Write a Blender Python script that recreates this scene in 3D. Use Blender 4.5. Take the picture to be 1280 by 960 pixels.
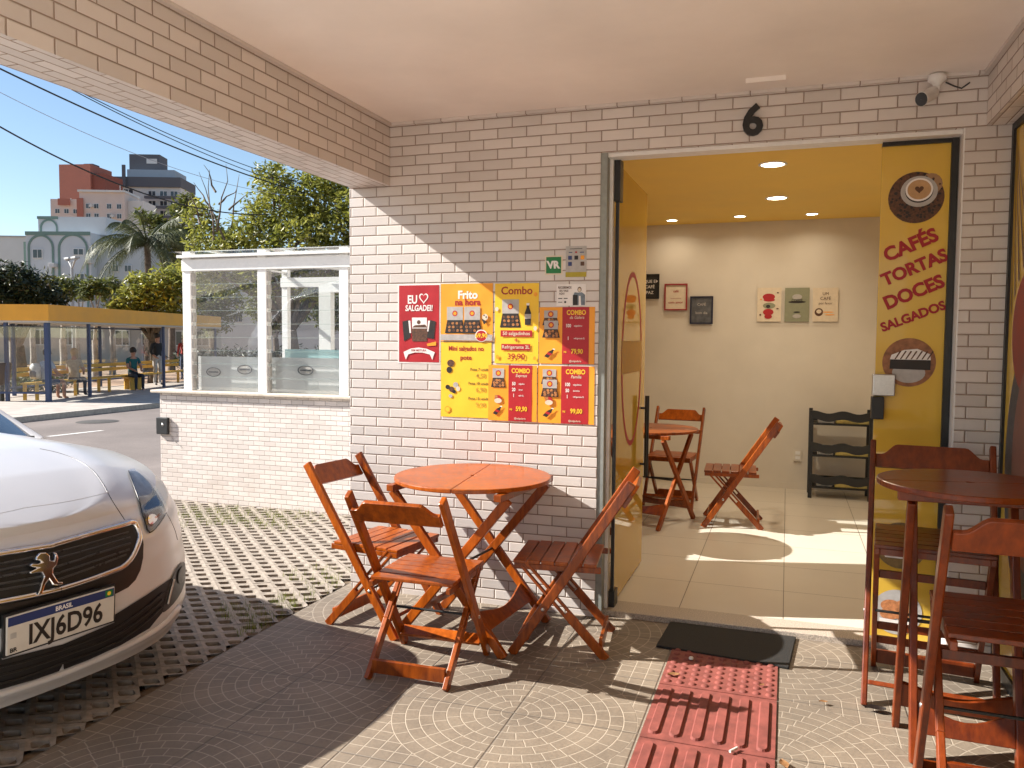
import bpy, bmesh, math, random
from mathutils import Vector, Matrix, Euler
from mathutils.bvhtree import BVHTree
random.seed(7)
PI = math.pi
R = math.radians
scene = bpy.context.scene
for o in list(bpy.data.objects): bpy.data.objects.remove(o)
COL = scene.collection

# ------------------------------------------------------------------ camera, sky, sun, exposure
CAMLOC = Vector((2.457, -4.205, 1.5)); FPX = 1004.1
YAW, PITCH, ROLL = 0.32961351, 0.05520954, -0.00770363
def cam_axes():
    cy, sy, cp, sp = math.cos(YAW), math.sin(YAW), math.cos(PITCH), math.sin(PITCH)
    f = Vector((-sy*cp, cy*cp, -sp)); r = Vector((cy, sy, 0)); d = f.cross(r)
    cr, sr = math.cos(ROLL), math.sin(ROLL)
    return cr*r + sr*d, -sr*r + cr*d, f
CR, CDN, CF = cam_axes()
cam = bpy.data.cameras.new('camera'); camo = bpy.data.objects.new('camera', cam); COL.objects.link(camo)
cam.sensor_width = 36; cam.sensor_fit = 'HORIZONTAL'; cam.lens = FPX/1280*36
cam.clip_start = .05; cam.clip_end = 3000
m = Matrix((CR, -CDN, -CF)).transposed().to_4x4(); m.translation = CAMLOC
camo.matrix_world = m
scene.camera = camo

SUN_EL, SUN_PHI = R(34.0), R(15.5)          # elevation; horizontal travel direction turned from +X towards +Y
trav = Vector((math.cos(SUN_EL)*math.cos(SUN_PHI), math.cos(SUN_EL)*math.sin(SUN_PHI), -math.sin(SUN_EL)))
world = bpy.data.worlds.new('World'); scene.world = world; world.use_nodes = True
nt = world.node_tree; nt.nodes.clear()
sky = nt.nodes.new('ShaderNodeTexSky'); sky.sky_type = 'NISHITA'; sky.sun_disc = False
sky.sun_elevation = SUN_EL; sky.sun_rotation = math.atan2(-trav.x, -trav.y)
sky.air_density = 1.0; sky.dust_density = .1; sky.ozone_density = 1.7
bg = nt.nodes.new('ShaderNodeBackground'); bg.inputs[1].default_value = .056
wo = nt.nodes.new('ShaderNodeOutputWorld')
nt.links.new(sky.outputs[0], bg.inputs[0]); nt.links.new(bg.outputs[0], wo.inputs[0])
sl = bpy.data.lights.new('sun', 'SUN'); sl.energy = 4.15; sl.angle = R(.5); sl.color = (1, .945, .87)
so = bpy.data.objects.new('sun', sl); COL.objects.link(so)
so.rotation_euler = trav.to_track_quat('-Z', 'Y').to_euler(); so.location = (-12, -5, 14)
scene.view_settings.view_transform = 'Standard'; scene.view_settings.look = 'None'
scene.view_settings.gamma = 1; scene.view_settings.use_curve_mapping = False
scene.view_settings.exposure = 1.56
scene.render.engine = 'CYCLES'
cy = scene.cycles
cy.use_denoising = True; cy.max_bounces = 10; cy.diffuse_bounces = 6; cy.glossy_bounces = 4
cy.transmission_bounces = 8; cy.transparent_max_bounces = 24; cy.caustics_reflective = False; cy.caustics_refractive = False
cy.sample_clamp_indirect = 8

def ray(px, py): return CF + CR*((px-640)/FPX) + CDN*((py-480)/FPX)
def at(px, py, depth): return CAMLOC + ray(px, py)*depth
def onZ(px, py, z=0.):
    d = ray(px, py); return CAMLOC + d*((z-CAMLOC.z)/d.z)
def onY(px, py, y=0.):
    d = ray(px, py); return CAMLOC + d*((y-CAMLOC.y)/d.y)
def onX(px, py, x=0.):
    d = ray(px, py); return CAMLOC + d*((x-CAMLOC.x)/d.x)

# ------------------------------------------------------------------ materials
MATS = {}
class NT:
    def __init__(s, name):
        s.m = bpy.data.materials.new(name); s.m.use_nodes = True
        s.t = s.m.node_tree; s.b = s.t.nodes['Principled BSDF']; s.o = s.t.nodes['Material Output']
    def n(s, kind, **kw):
        x = s.t.nodes.new('ShaderNode'+kind)
        for k, v in kw.items():
            if k.startswith('i_'):
                key = k[2:]; x.inputs[int(key) if key.isdigit() else key.replace('_', ' ')].default_value = v
            else: setattr(x, k, v)
        return x
    def l(s, a, b): s.t.links.new(a, b)
    def math(s, op, a, b=None, c=None):
        x = s.n('Math', operation=op)
        for i, v in enumerate((a, b, c)):
            if v is None: continue
            if isinstance(v, (int, float)): x.inputs[i].default_value = v
            else: s.l(v, x.inputs[i])
        return x.outputs[0]
    def mix(s, f, a, b, blend='MIX'):
        x = s.n('Mix', data_type='RGBA', blend_type=blend)
        for sock, v in ((x.inputs[0], f), (x.inputs[6], a), (x.inputs[7], b)):
            if isinstance(v, (int, float)): sock.default_value = v
            elif isinstance(v, tuple): sock.default_value = (*v[:3], 1)
            else: s.l(v, sock)
        return x.outputs[2]
    def noise(s, scale, detail=4, vec=None, rough=.55):
        x = s.n('TexNoise'); x.inputs['Scale'].default_value = scale; x.inputs['Detail'].default_value = detail
        x.inputs['Roughness'].default_value = rough
        if vec is not None: s.l(vec, x.inputs['Vector'])
        return x.outputs[0]
    def ramp(s, f, stops):
        x = s.n('ValToRGB'); cr = x.color_ramp
        while len(cr.elements) < len(stops): cr.elements.new(.5)
        for e, (p, c) in zip(cr.elements, stops):
            e.position = p; e.color = (*c, 1) if isinstance(c, tuple) else (c, c, c, 1)
        s.l(f, x.inputs[0]); return x.outputs[0]
    def bump(s, h, strength=.4, dist=.01):
        x = s.n('Bump'); x.inputs['Strength'].default_value = strength; x.inputs['Distance'].default_value = dist
        s.l(h, x.inputs['Height']); s.l(x.outputs[0], s.b.inputs['Normal'])
    def pos(s): return s.n('NewGeometry').outputs['Position']
    def obj(s): return s.n('TexCoord').outputs['Object']

def simple(name, col, rough=.6, metal=0., var=.12, scale=30., bump=0., spec=.5, coat=0., emit=None):
    if name in MATS: return MATS[name]
    t = NT(name)
    if var:
        f = t.noise(scale, 5, t.obj())
        lo = tuple(c*(1-var) for c in col); hi = tuple(min(1, c*(1+var)) for c in col)
        t.l(t.ramp(f, [(.3, lo), (.7, hi)]), t.b.inputs['Base Color'])
        r = t.math('MULTIPLY_ADD', f, .25, rough-.12); t.l(r, t.b.inputs['Roughness'])
        if bump: t.bump(f, bump, .004)
    else:
        t.b.inputs['Base Color'].default_value = (*col, 1); t.b.inputs['Roughness'].default_value = rough
    t.b.inputs['Metallic'].default_value = metal; t.b.inputs['Specular IOR Level'].default_value = spec
    t.b.inputs['Coat Weight'].default_value = coat
    if emit:
        t.b.inputs['Emission Color'].default_value = (*emit[0], 1); t.b.inputs['Emission Strength'].default_value = emit[1]
    MATS[name] = t.m; return t.m

def brick(name, u, v, bw, rh, mort, col, mcol, du=0., dv=0., offset=.5, bev=1.):
    t = NT(name)
    sp = t.n('SeparateXYZ'); t.l(t.pos(), sp.inputs[0])
    cb = t.n('CombineXYZ'); 
    t.l(t.math('ADD', sp.outputs[u], du), cb.inputs[0]); t.l(t.math('ADD', sp.outputs[v], dv), cb.inputs[1])
    def bt(ms, smooth):
        b = t.n('TexBrick', offset=offset); t.l(cb.outputs[0], b.inputs['Vector'])
        b.inputs['Scale'].default_value = 1; b.inputs['Brick Width'].default_value = bw; b.inputs['Row Height'].default_value = rh
        b.inputs['Mortar Size'].default_value = ms; b.inputs['Mortar Smooth'].default_value = smooth
        b.inputs['Color1'].default_value = (.0, .0, .0, 1); b.inputs['Color2'].default_value = (1, 1, 1, 1); b.inputs['Mortar'].default_value = (.5, .5, .5, 1)
        return b
    b = bt(mort, .15); b2 = bt(mort*2.3, 1.0)
    n1 = t.noise(2.2, 5, t.pos()); n2 = t.noise(60, 3, t.pos())
    c = t.ramp(b.outputs['Color'], [(0, tuple(x*.86 for x in col)), (1, tuple(min(1, x*1.07) for x in col))])
    c = t.mix(t.math('MULTIPLY', n1, .34), c, tuple(x*y for x, y in zip(col, (.80, .75, .70))))
    n3 = t.noise(.9, 6, t.pos(), .7); c = t.mix(t.ramp(n3, [(.55, 0.), (.72, .30)]), c, tuple(x*y for x, y in zip(col, (.70, .62, .55))))
    c = t.mix(b.outputs['Fac'], c, t.mix(n1, tuple(x*.7 for x in mcol), tuple(x*1.25 for x in mcol)))
    t.l(c, t.b.inputs['Base Color'])
    t.l(t.math('MULTIPLY_ADD', b.outputs['Fac'], .5, .34), t.b.inputs['Roughness'])
    h = t.math('ADD', t.math('MULTIPLY', t.math('SUBTRACT', 1., b2.outputs['Fac']), 1.), t.math('MULTIPLY', n2, .08))
    t.bump(h, .8*bev, .004)
    MATS[name] = t.m; return t.m

def wood(name, dark, light, rough=.32):
    t = NT(name); 
    mp = t.n('Mapping'); mp.inputs['Scale'].default_value = (3, 3, 3); t.l(t.obj(), mp.inputs[0])
    st = t.n('Mapping'); st.inputs['Scale'].default_value = (22, 22, 5); t.l(t.obj(), st.inputs[0])
    g = t.noise(1.6, 8, st.outputs[0], .65); big = t.noise(1.4, 2, mp.outputs[0])
    oi = t.n('ObjectInfo').outputs['Random']
    f = t.math('ADD', t.math('MULTIPLY', g, .75), t.math('MULTIPLY', big, .35))
    f = t.math('ADD', f, t.math('MULTIPLY_ADD', oi, .18, -.13))
    c = t.ramp(f, [(.28, dark), (.52, tuple((a+b)/2 for a, b in zip(dark, light))), (.75, light)])
    t.l(c, t.b.inputs['Base Color']); t.l(t.math('MULTIPLY_ADD', g, .25, rough-.1), t.b.inputs['Roughness'])
    t.b.inputs['Coat Weight'].default_value = .16; t.b.inputs['Specular IOR Level'].default_value = .35; t.b.inputs['Coat Roughness'].default_value = .12
    t.bump(g, .12, .002)
    MATS[name] = t.m; return t.m

def glassy(name, tint=(1, 1, 1), refl=.9, base=.04, rough=.0, film=None, filmw=0., translucent=False):
    """thin window glass: clear straight-through view plus a Fresnel reflection; film mixes in a diffuse coat"""
    t = NT(name); t.t.nodes.remove(t.b)
    tr = t.n('BsdfTransparent'); tr.inputs[0].default_value = (*tint, 1)
    gl = t.n('BsdfGlossy'); gl.inputs['Roughness'].default_value = rough; gl.inputs[0].default_value = (refl, refl, refl, 1)
    base_sh = tr.outputs[0]
    if film:
        df = t.n('BsdfDiffuse'); df.inputs[0].default_value = (*film, 1)
        tl = t.n('BsdfTranslucent'); tl.inputs[0].default_value = (*film, 1)
        m0 = t.n('MixShader'); m0.inputs[0].default_value = .45 if translucent else .12; t.l(df.outputs[0], m0.inputs[1]); t.l(tl.outputs[0], m0.inputs[2])
        m1 = t.n('MixShader'); m1.inputs[0].default_value = filmw; t.l(base_sh, m1.inputs[1]); t.l(m0.outputs[0], m1.inputs[2]); base_sh = m1.outputs[0]
    lw = t.n('LayerWeight'); lw.inputs[0].default_value = .5
    mx = t.n('MixShader'); t.l(t.math('MULTIPLY_ADD', t.math('POWER', lw.outputs['Facing'], 5.), 1-base, base), mx.inputs[0])
    t.l(base_sh, mx.inputs[1]); t.l(gl.outputs[0], mx.inputs[2]); t.l(mx.outputs[0], t.o.inputs[0])
    MATS[name] = t.m; return t.m

def leafmat(name, cols, tr=.35, rough=.45, scale=3.):
    t = NT(name)
    f = t.noise(scale, 3, t.pos()); f2 = t.noise(scale*14, 2, t.pos())
    ff = t.math('ADD', t.math('MULTIPLY', f, .5), t.math('MULTIPLY', f2, .5))
    c = t.ramp(ff, [(.32+.36*i/(len(cols)-1), cc) for i, cc in enumerate(cols)])
    t.l(c, t.b.inputs['Base Color']); t.b.inputs['Roughness'].default_value = rough
    tl = t.n('BsdfTranslucent'); t.l(c, tl.inputs[0])
    mx = t.n('MixShader'); mx.inputs[0].default_value = tr; t.l(t.b.outputs[0], mx.inputs[1]); t.l(tl.outputs[0], mx.inputs[2])
    t.l(mx.outputs[0], t.o.inputs[0]); MATS[name] = t.m; return t.m

# ------------------------------------------------------------------ mesh helpers
class MB:
    def __init__(s): s.v = []; s.f = []; s.mi = []; s.mats = []; s.sm = []
    def mat(s, m):
        if m not in s.mats: s.mats.append(m)
        return s.mats.index(m)
    def add(s, vs, fs, m=None, M=None, smooth=False):
        k = len(s.v); i = s.mat(m) if m else 0
        s.v += [tuple(M @ Vector(v)) if M else tuple(v) for v in vs]
        for f in fs: s.f.append(tuple(a+k for a in f)); s.mi.append(i); s.sm.append(smooth)
        return s
    def box(s, a, b, m=None, M=None):
        x0, y0, z0 = a; x1, y1, z1 = b
        if x0 > x1: x0, x1 = x1, x0
        if y0 > y1: y0, y1 = y1, y0
        if z0 > z1: z0, z1 = z1, z0
        vs = [(x0,y0,z0),(x1,y0,z0),(x1,y1,z0),(x0,y1,z0),(x0,y0,z1),(x1,y0,z1),(x1,y1,z1),(x0,y1,z1)]
        return s.add(vs, [(0,3,2,1),(4,5,6,7),(0,1,5,4),(1,2,6,5),(2,3,7,6),(3,0,4,7)], m, M)
    def bar(s, p, q, w, t, m=None, up=(0, 0, 1), M=None):
        """rectangular bar from p to q; w across 'side', t across the other way"""
        p, q = Vector(p), Vector(q); d = (q-p).normalized(); upv = Vector(up)
        if abs(d.dot(upv)) > .98: upv = Vector((0, 1, 0))
        sd = d.cross(upv).normalized(); u = sd.cross(d)
        vs = []
        for c in (p, q):
            for a, b in ((-1,-1),(1,-1),(1,1),(-1,1)): vs.append(c + sd*(a*w/2) + u*(b*t/2))
        return s.add(vs, [(0,1,2,3),(7,6,5,4),(0,4,5,1),(1,5,6,2),(2,6,7,3),(3,7,4,0)], m, M)
    def tube(s, pts, r, seg=8, m=None, M=None, cap=True):
        pts = [Vector(p) for p in pts]; n = len(pts)
        rs = r if isinstance(r, (list, tuple)) else [r]*n
        vs = []; ref = None
        for i, p in enumerate(pts):
            d = (pts[min(i+1, n-1)] - pts[max(i-1, 0)]).normalized()
            if ref is None:
                ref = Vector((0, 0, 1)) if abs(d.z) < .9 else Vector((1, 0, 0))
            sd = d.cross(ref)
            if sd.length < 1e-4: sd = d.orthogonal()
            sd.normalize(); u = sd.cross(d); ref = u
            for k in range(seg):
                a = 2*PI*k/seg; vs.append(p + sd*(math.cos(a)*rs[i]) + u*(math.sin(a)*rs[i]))
        fs = []
        for i in range(n-1):
            for k in range(seg):
                a, b = i*seg+k, i*seg+(k+1) % seg; fs.append((a, b, b+seg, a+seg))
        s.add(vs, fs, m, M, True)
        if cap:
            s.add(vs[:seg], [tuple(range(seg))[::-1]], m, M); s.add(vs[-seg:], [tuple(range(seg))], m, M)
        return s
    def lathe(s, prof, seg=24, m=None, M=None, smooth=True):
        vs = []; fs = []
        for r, z in prof:
            for k in range(seg):
                a = 2*PI*k/seg; vs.append((r*math.cos(a), r*math.sin(a), z))
        for i in range(len(prof)-1):
            for k in range(seg):
                a, b = i*seg+k, i*seg+(k+1) % seg; fs.append((a, b, b+seg, a+seg))
        return s.add(vs, fs, m, M, smooth)
    def prism(s, poly, h0, h1, m=None, M=None):
        """polygon in xy extruded z h0..h1"""
        n = len(poly); vs = [(x, y, h0) for x, y in poly] + [(x, y, h1) for x, y in poly]
        fs = [tuple(range(n))[::-1], tuple(range(n, 2*n))] + [(i, (i+1) % n, n+(i+1) % n, n+i) for i in range(n)]
        return s.add(vs, fs, m, M)
    def grid(s, rows, m=None, M=None, smooth=True, close=False):
        n = len(rows[0]); vs = [p for r in rows for p in r]; fs = []
        for i in range(len(rows)-1):
            for k in range(n-1 + (1 if close else 0)):
                fs.append((i*n+k, i*n+(k+1) % n, (i+1)*n+(k+1) % n, (i+1)*n+k))
        return s.add(vs, fs, m, M, smooth)
    def disc(s, c, r, seg=28, m=None, M=None, r2=None, a0=0., a1=2*PI):
        """flat ellipse in xy at z=c[2]"""
        r2 = r2 or r; full = abs(a1-a0-2*PI) < 1e-6
        vs = [(c[0]+r*math.cos(a0+(a1-a0)*k/seg), c[1]+r2*math.sin(a0+(a1-a0)*k/seg), c[2]) for k in range(seg if full else seg+1)]
        return s.add(vs, [tuple(range(len(vs)))], m, M)
    def build(s, name, m=None, parent=None, bevel=0., loc=None, rot=None):
        me = bpy.data.meshes.new(name); me.from_pydata([tuple(v) for v in s.v], [], s.f)
        mats = s.mats or ([m] if m else [])
        for x in mats: me.materials.append(x)
        for p, i, q in zip(me.polygons, s.mi, s.sm): p.material_index = i; p.use_smooth = q
        me.update()
        o = bpy.data.objects.new(name, me); COL.objects.link(o)
        if parent: o.parent = parent
        if loc is not None: o.location = loc
        if rot is not None: o.rotation_euler = rot
        if bevel:
            b = o.modifiers.new('bevel', 'BEVEL'); b.width = bevel; b.segments = 2; b.limit_method = 'ANGLE'; b.angle_limit = R(40)
        return o

def tag(o, label=None, cat=None, group=None, kind=None):
    if label: o['label'] = label
    if cat: o['category'] = cat
    if group: o['group'] = group
    if kind: o['kind'] = kind
    return o
def thing(name, label, cat, loc=(0, 0, 0), rotz=0., group=None):
    o = bpy.data.objects.new(name, None); COL.objects.link(o); o.empty_display_size = .1
    o.location = loc; o.rotation_euler = (0, 0, rotz)
    return tag(o, label, cat, group)
def struct(o): o['kind'] = 'structure'; return o
def kids(o): return [c for c in bpy.data.objects if c.parent == o]
def dup(root, loc, rotz, label=None, group=None):
    r = root.copy(); COL.objects.link(r); r.location = loc; r.rotation_euler = (0, 0, rotz)
    if label: r['label'] = label
    if group: r['group'] = group
    for ch in kids(root):
        c = ch.copy(); COL.objects.link(c); c.parent = r
        for g in kids(ch):
            d = g.copy(); COL.objects.link(d); d.parent = c
    return r
def text(body, x, z, size, mat, parent, y=-.004, align='CENTER', bold=.0, rot=0., name='lettering', ext=.0006, sx=1., shear=0., spacing=1.):
    c = bpy.data.curves.new(name, 'FONT'); c.body = body; c.size = size; c.align_x = align; c.align_y = 'CENTER'
    c.offset = bold*size; c.extrude = ext; c.shear = shear; c.resolution_u = 3; c.space_character = spacing
    c.materials.append(mat)
    tmp = bpy.data.objects.new(name+'_curve', c); me = bpy.data.meshes.new_from_object(tmp); me.name = name
    bpy.data.objects.remove(tmp); bpy.data.curves.remove(c)
    o = bpy.data.objects.new(name, me); COL.objects.link(o); o.parent = parent
    o.location = (x, y, z); o.rotation_euler = Euler((PI/2, 0, 0)).to_matrix().to_4x4().to_euler()
    if rot: o.rotation_euler = (Matrix.Rotation(-rot, 3, 'Y') @ Euler((PI/2, 0, 0)).to_matrix()).to_euler()
    o.scale = (sx, 1, 1)
    return o
XZ = Matrix(((1, 0, 0, 0), (0, 0, -1, 0), (0, 1, 0, 0), (0, 0, 0, 1)))   # xy drawing plane -> xz wall plane facing -y (z -> -y)

# ------------------------------------------------------------------ colours
WHITEBR = (.70, .655, .625); MORT = (.33, .255, .21)
M_BRX = brick('brick_tile_front', 0, 2, .166, .0558, .0027, WHITEBR, MORT, du=-.012, dv=-2.488+.0558*60)
M_BRY = brick('brick_tile_side', 1, 2, .166, .0558, .0027, WHITEBR, MORT, du=.0+.166*80, dv=-2.488+.0558*60)
M_BRS = brick('brick_tile_soffit', 1, 0, .166, .0558, .0027, WHITEBR, (.36, .27, .21), du=.05+.166*80, dv=.04)
M_BRLOW = brick('brick_tile_low_wall', 0, 2, .112, .0420, .0018, (.78, .72, .68), (.33, .27, .24), du=10., dv=5.)
M_PLASTER = simple('porch_plaster', (.88, .82, .77), .85, var=.07, scale=1.6, bump=.15)
M_INWALL = simple('shop_wall_paint', (.68, .63, .55), .8, var=.05, scale=2.2, bump=.1)
M_INCEIL = simple('yellow_ceiling_paint', (.88, .60, .13), .7, var=.04, scale=2)
M_CONC = simple('concrete', (.42, .39, .35), .9, var=.2, scale=14, bump=.4)
M_GRANITE = simple('granite_sill', (.42, .36, .30), .45, var=.45, scale=160)
M_BLACK = simple('black_metal', (.012, .012, .012), .4, var=.2)
M_BLACKP = simple('black_plastic', (.016, .016, .017), .5, var=.2)
M_WHITEAL = simple('white_aluminium', (.82, .82, .81), .35, var=.04)
M_REVSHADE = simple('shaded_reveal_grey', (.27, .29, .27), .5, var=.12, metal=.2)
M_STEEL = simple('brushed_steel', (.55, .54, .53), .35, metal=.9, var=.08, scale=80)
M_CHROME = simple('chrome', (.80, .80, .80), .08, metal=1., var=0)
M_GLASS = glassy('clear_glass', (.97, .985, .98))
M_LOUVRE = glassy('louvre_glass', (.96, .97, .965), base=.08, film=(.7, .72, .71), filmw=.025)
M_FROST = glassy('frosted_film', (.85, .87, .87), film=(.66, .68, .68), filmw=.93, rough=.3)
M_AQUA = glassy('aqua_film', (.7, .9, .9), film=(.42, .68, .70), filmw=.8)
M_YFILM = glassy('yellow_door_film', (.95, .80, .38), film=(.88, .62, .10), filmw=.78, translucent=True, base=.05)
M_YPANEL = glassy('yellow_panel_film', (.9, .7, .2), film=(.78, .51, .075), filmw=.985, translucent=False, base=.045, rough=.05)
M_RED = simple('print_red', (.42, .008, .015), .45, var=.1, scale=8)
M_DKRED = simple('letter_red', (.36, .010, .014), .5, var=0)
M_YEL = simple('print_yellow', (.92, .58, .03), .45, var=.06, scale=6)
M_ORA = simple('print_orange', (.90, .36, .02), .45, var=.08, scale=6)
M_WHT = simple('print_white', (.84, .80, .77), .5, var=.04)
M_CREAM = simple('print_cream', (.72, .62, .48), .5, var=.06)
M_PBLK = simple('print_black', (.018, .012, .010), .5, var=.1)
M_PBRN = simple('print_brown', (.10, .040, .018), .55, var=.5, scale=90)
M_PFRIED = simple('print_fried_snacks', (.42, .17, .05), .55, var=.75, scale=120)
M_PGREY = simple('print_grey', (.44, .42, .40), .5, var=.12)
M_PGRN = simple('print_green', (.01, .19, .05), .5, var=.05)
M_PBLUE = simple('print_blue', (.02, .04, .16), .5, var=.1)
M_PSAGE = simple('print_sage', (.26, .27, .18), .6, var=.06)
M_WOOD = wood('varnished_red_wood', (.075, .010, .002), (.45, .098, .004))
M_WOODD = wood('dark_red_wood', (.060, .008, .002), (.26, .045, .005))

# ------------------------------------------------------------------ the ground
def tile_material():
    t = NT('patio_fan_tiles')
    sp = t.n('SeparateXYZ'); t.l(t.pos(), sp.inputs[0])
    X = t.math('SUBTRACT', sp.outputs[0], .455-20); Y = t.math('SUBTRACT', sp.outputs[1], -1.215-20)
    def cen(a): return t.math('SUBTRACT', t.math('FRACT', t.math('ADD', a, .5)), .5)
    cx, cyy = cen(X), cen(Y)
    r = t.math('SQRT', t.math('ADD', t.math('POWER', cx, 2), t.math('POWER', cyy, 2)))
    ang = t.math('ADD', t.math('DIVIDE', t.math('ARCTAN2', cyy, cx), 2*PI), .5)
    ring = t.math('DIVIDE', r, .0545); ri = t.math('FLOOR', ring); rf = t.math('FRACT', ring)
    def edge(fr, cell, w):      # 1 on a line of width w (metres) at a cell edge
        d = t.math('MULTIPLY', t.math('MINIMUM', fr, t.math('SUBTRACT', 1., fr)), cell)
        return t.math('SUBTRACT', 1., t.math('SMOOTH_MIN', t.math('DIVIDE', d, w), 1., .3))
    W = .0035
    ringl = edge(rf, .0545, W)
    nseg = t.math('ADD', t.math('MULTIPLY', ri, 4.), 4.)
    sgf = t.math('FRACT', t.math('MULTIPLY_ADD', ang, nseg, t.math('MULTIPLY', ri, .37)))
    d = t.math('MULTIPLY', t.math('MINIMUM', sgf, t.math('SUBTRACT', 1., sgf)), t.math('DIVIDE', t.math('MULTIPLY', r, 2*PI), nseg))
    radl = t.math('SUBTRACT', 1., t.math('SMOOTH_MIN', t.math('DIVIDE', d, W), 1., .3))
    fan = t.math('MAXIMUM', ringl, radl)
    gx = t.math('FRACT', t.math('DIVIDE', X, .0625)); gy = t.math('FRACT', t.math('DIVIDE', Y, .0625))
    grd = t.math('MAXIMUM', edge(gx, .0625, W), edge(gy, .0625, W))
    inside = t.math('LESS_THAN', r, .4905)
    line = t.math('ADD', t.math('MULTIPLY', fan, inside), t.math('MULTIPLY', grd, t.math('SUBTRACT', 1., inside)))
    line = t.math('MAXIMUM', t.math('MINIMUM', line, 1.), 0.)
    jx = t.math('FRACT', t.math('MULTIPLY', X, 2.)); jy = t.math('FRACT', t.math('MULTIPLY', Y, 2.))
    joint = t.math('MAXIMUM', t.math('MAXIMUM', edge(jx, .5, .006), edge(jy, .5, .006)), 0.)
    n = t.noise(5, 6, t.pos()); nf = t.noise(70, 3, t.pos()); nb = t.noise(1.1, 3, t.pos())
    n4 = t.math('ADD', t.math('MULTIPLY', n, .6), t.math('MULTIPLY', nf, .4))
    c = t.ramp(n4, [(.3, (.146, .116, .087)), (.5, (.210, .168, .125)), (.72, (.272, .220, .163))])
    c = t.mix(t.math('MULTIPLY', line, t.math('MULTIPLY_ADD', nb, .7, .42)), c, (.50, .43, .34))
    c = t.mix(t.math('MULTIPLY', joint, .85), c, (.09, .075, .06))
    c = t.mix(t.ramp(nb, [(.46, 0.), (.62, .35)]), c, (.11, .095, .08))
    t.l(c, t.b.inputs['Base Color']); t.l(t.math('MULTIPLY_ADD', nf, .3, .5), t.b.inputs['Roughness'])
    h = t.math('SUBTRACT', t.math('MULTIPLY', nf, .25), t.math('ADD', t.math('MULTIPLY', line, .7), t.math('MULTIPLY', joint, 1.5)))
    t.bump(h, .45, .004)
    return t.m
M_TILE = tile_material()
def asphalt():
    t = NT('asphalt'); n = t.noise(.7, 5, t.pos()); nf = t.noise(45, 4, t.pos())
    c = t.ramp(t.math('ADD', t.math('MULTIPLY', n, .6), t.math('MULTIPLY', nf, .4)), [(.3, (.115, .095, .086)), (.7, (.225, .188, .170))])
    t.l(c, t.b.inputs['Base Color']); t.b.inputs['Roughness'].default_value = .9; t.bump(nf, .3, .01); return t.m
M_ASPH = asphalt()
M_SOIL = simple('paver_soil', (.13, .092, .058), .95, var=.55, scale=25, bump=.6)
M_PAVER = simple('paver_concrete', (.285, .245, .205), .9, var=.26, scale=22, bump=.35)
M_PAVE = simple('pavement_concrete', (.40, .35, .31), .9, var=.2, scale=3, bump=.2)
M_ROADPAINT = simple('road_paint', (.62, .60, .57), .7, var=.2, scale=12)
M_DIRT = simple('plaza_soil', (.30, .20, .13), .95, var=.35, scale=1.5)

G_ST, G_WALK = -.32, -.20
mb = MB()
mb.add([(-900, -900, -.62), (900, -900, -.62), (900, 1200, -.62), (-900, 1200, -.62)], [(0, 1, 2, 3)])
struct(mb.build('ground', M_DIRT))
# road: ramps down from the pavers' edge, flat asphalt beyond
mb = MB()
def far_kerb(y): return -12.75 - .02*(y-7)
ys = [-40, -10, 0, 5, 10, 20, 40, 90]
mb.grid([[(-3.28, y, -.03), (-4.6, y, -.22), (-6.0, y, G_ST), (far_kerb(y), y, G_ST)] for y in ys], M_ASPH, smooth=False)
struct(mb.build('road'))
mb = MB()
for k in range(9):
    d0, d1 = onZ(60, 545.5, G_ST+.004), onZ(128, 538, G_ST+.004); sh_ = Vector((0, (k-3)*5.2, 0)); w_ = Vector((.06, 0, 0))
    mb.add([tuple(d0-w_+sh_), tuple(d0+w_+sh_), tuple(d1+w_+sh_), tuple(d1-w_+sh_)], [(0, 1, 2, 3)])
struct(mb.build('road_marking', M_ROADPAINT))
mb = MB()
mb.grid([[(far_kerb(y), y, G_ST-.05), (far_kerb(y), y, G_WALK), (far_kerb(y)-.16, y, G_WALK)] for y in ys], smooth=False)
struct(mb.build('kerb', M_CONC))
mb = MB(); mb.grid([[(far_kerb(y)-.16, y, G_WALK-.004), (-19.6, y, G_WALK-.004)] for y in ys], smooth=False)
struct(mb.build('pavement', M_PAVE))
mb = MB(); mb.grid([[(-19.6, y, G_WALK-.03), (-44, y, -.1), (-400, y, -.1)] for y in ys+[300]], smooth=False)
struct(mb.build('plaza', M_DIRT))

# patio: tiled slab with a real edge against the pavers
mb = MB()
mb.box((-.05, -2.75, -.12), (9.2, .11, 0.))
struct(mb.build('patio_floor', M_TILE))
struct(MB().box((-.05, -12, -.12), (9.2, -2.755, -.002)).build('bounce_floor', simple('pale_bounce_concrete', (.70, .66, .61), .85, var=.1, scale=3)))  # unseen pale floor behind the camera, added to bounce sunlight onto the ceiling
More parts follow.
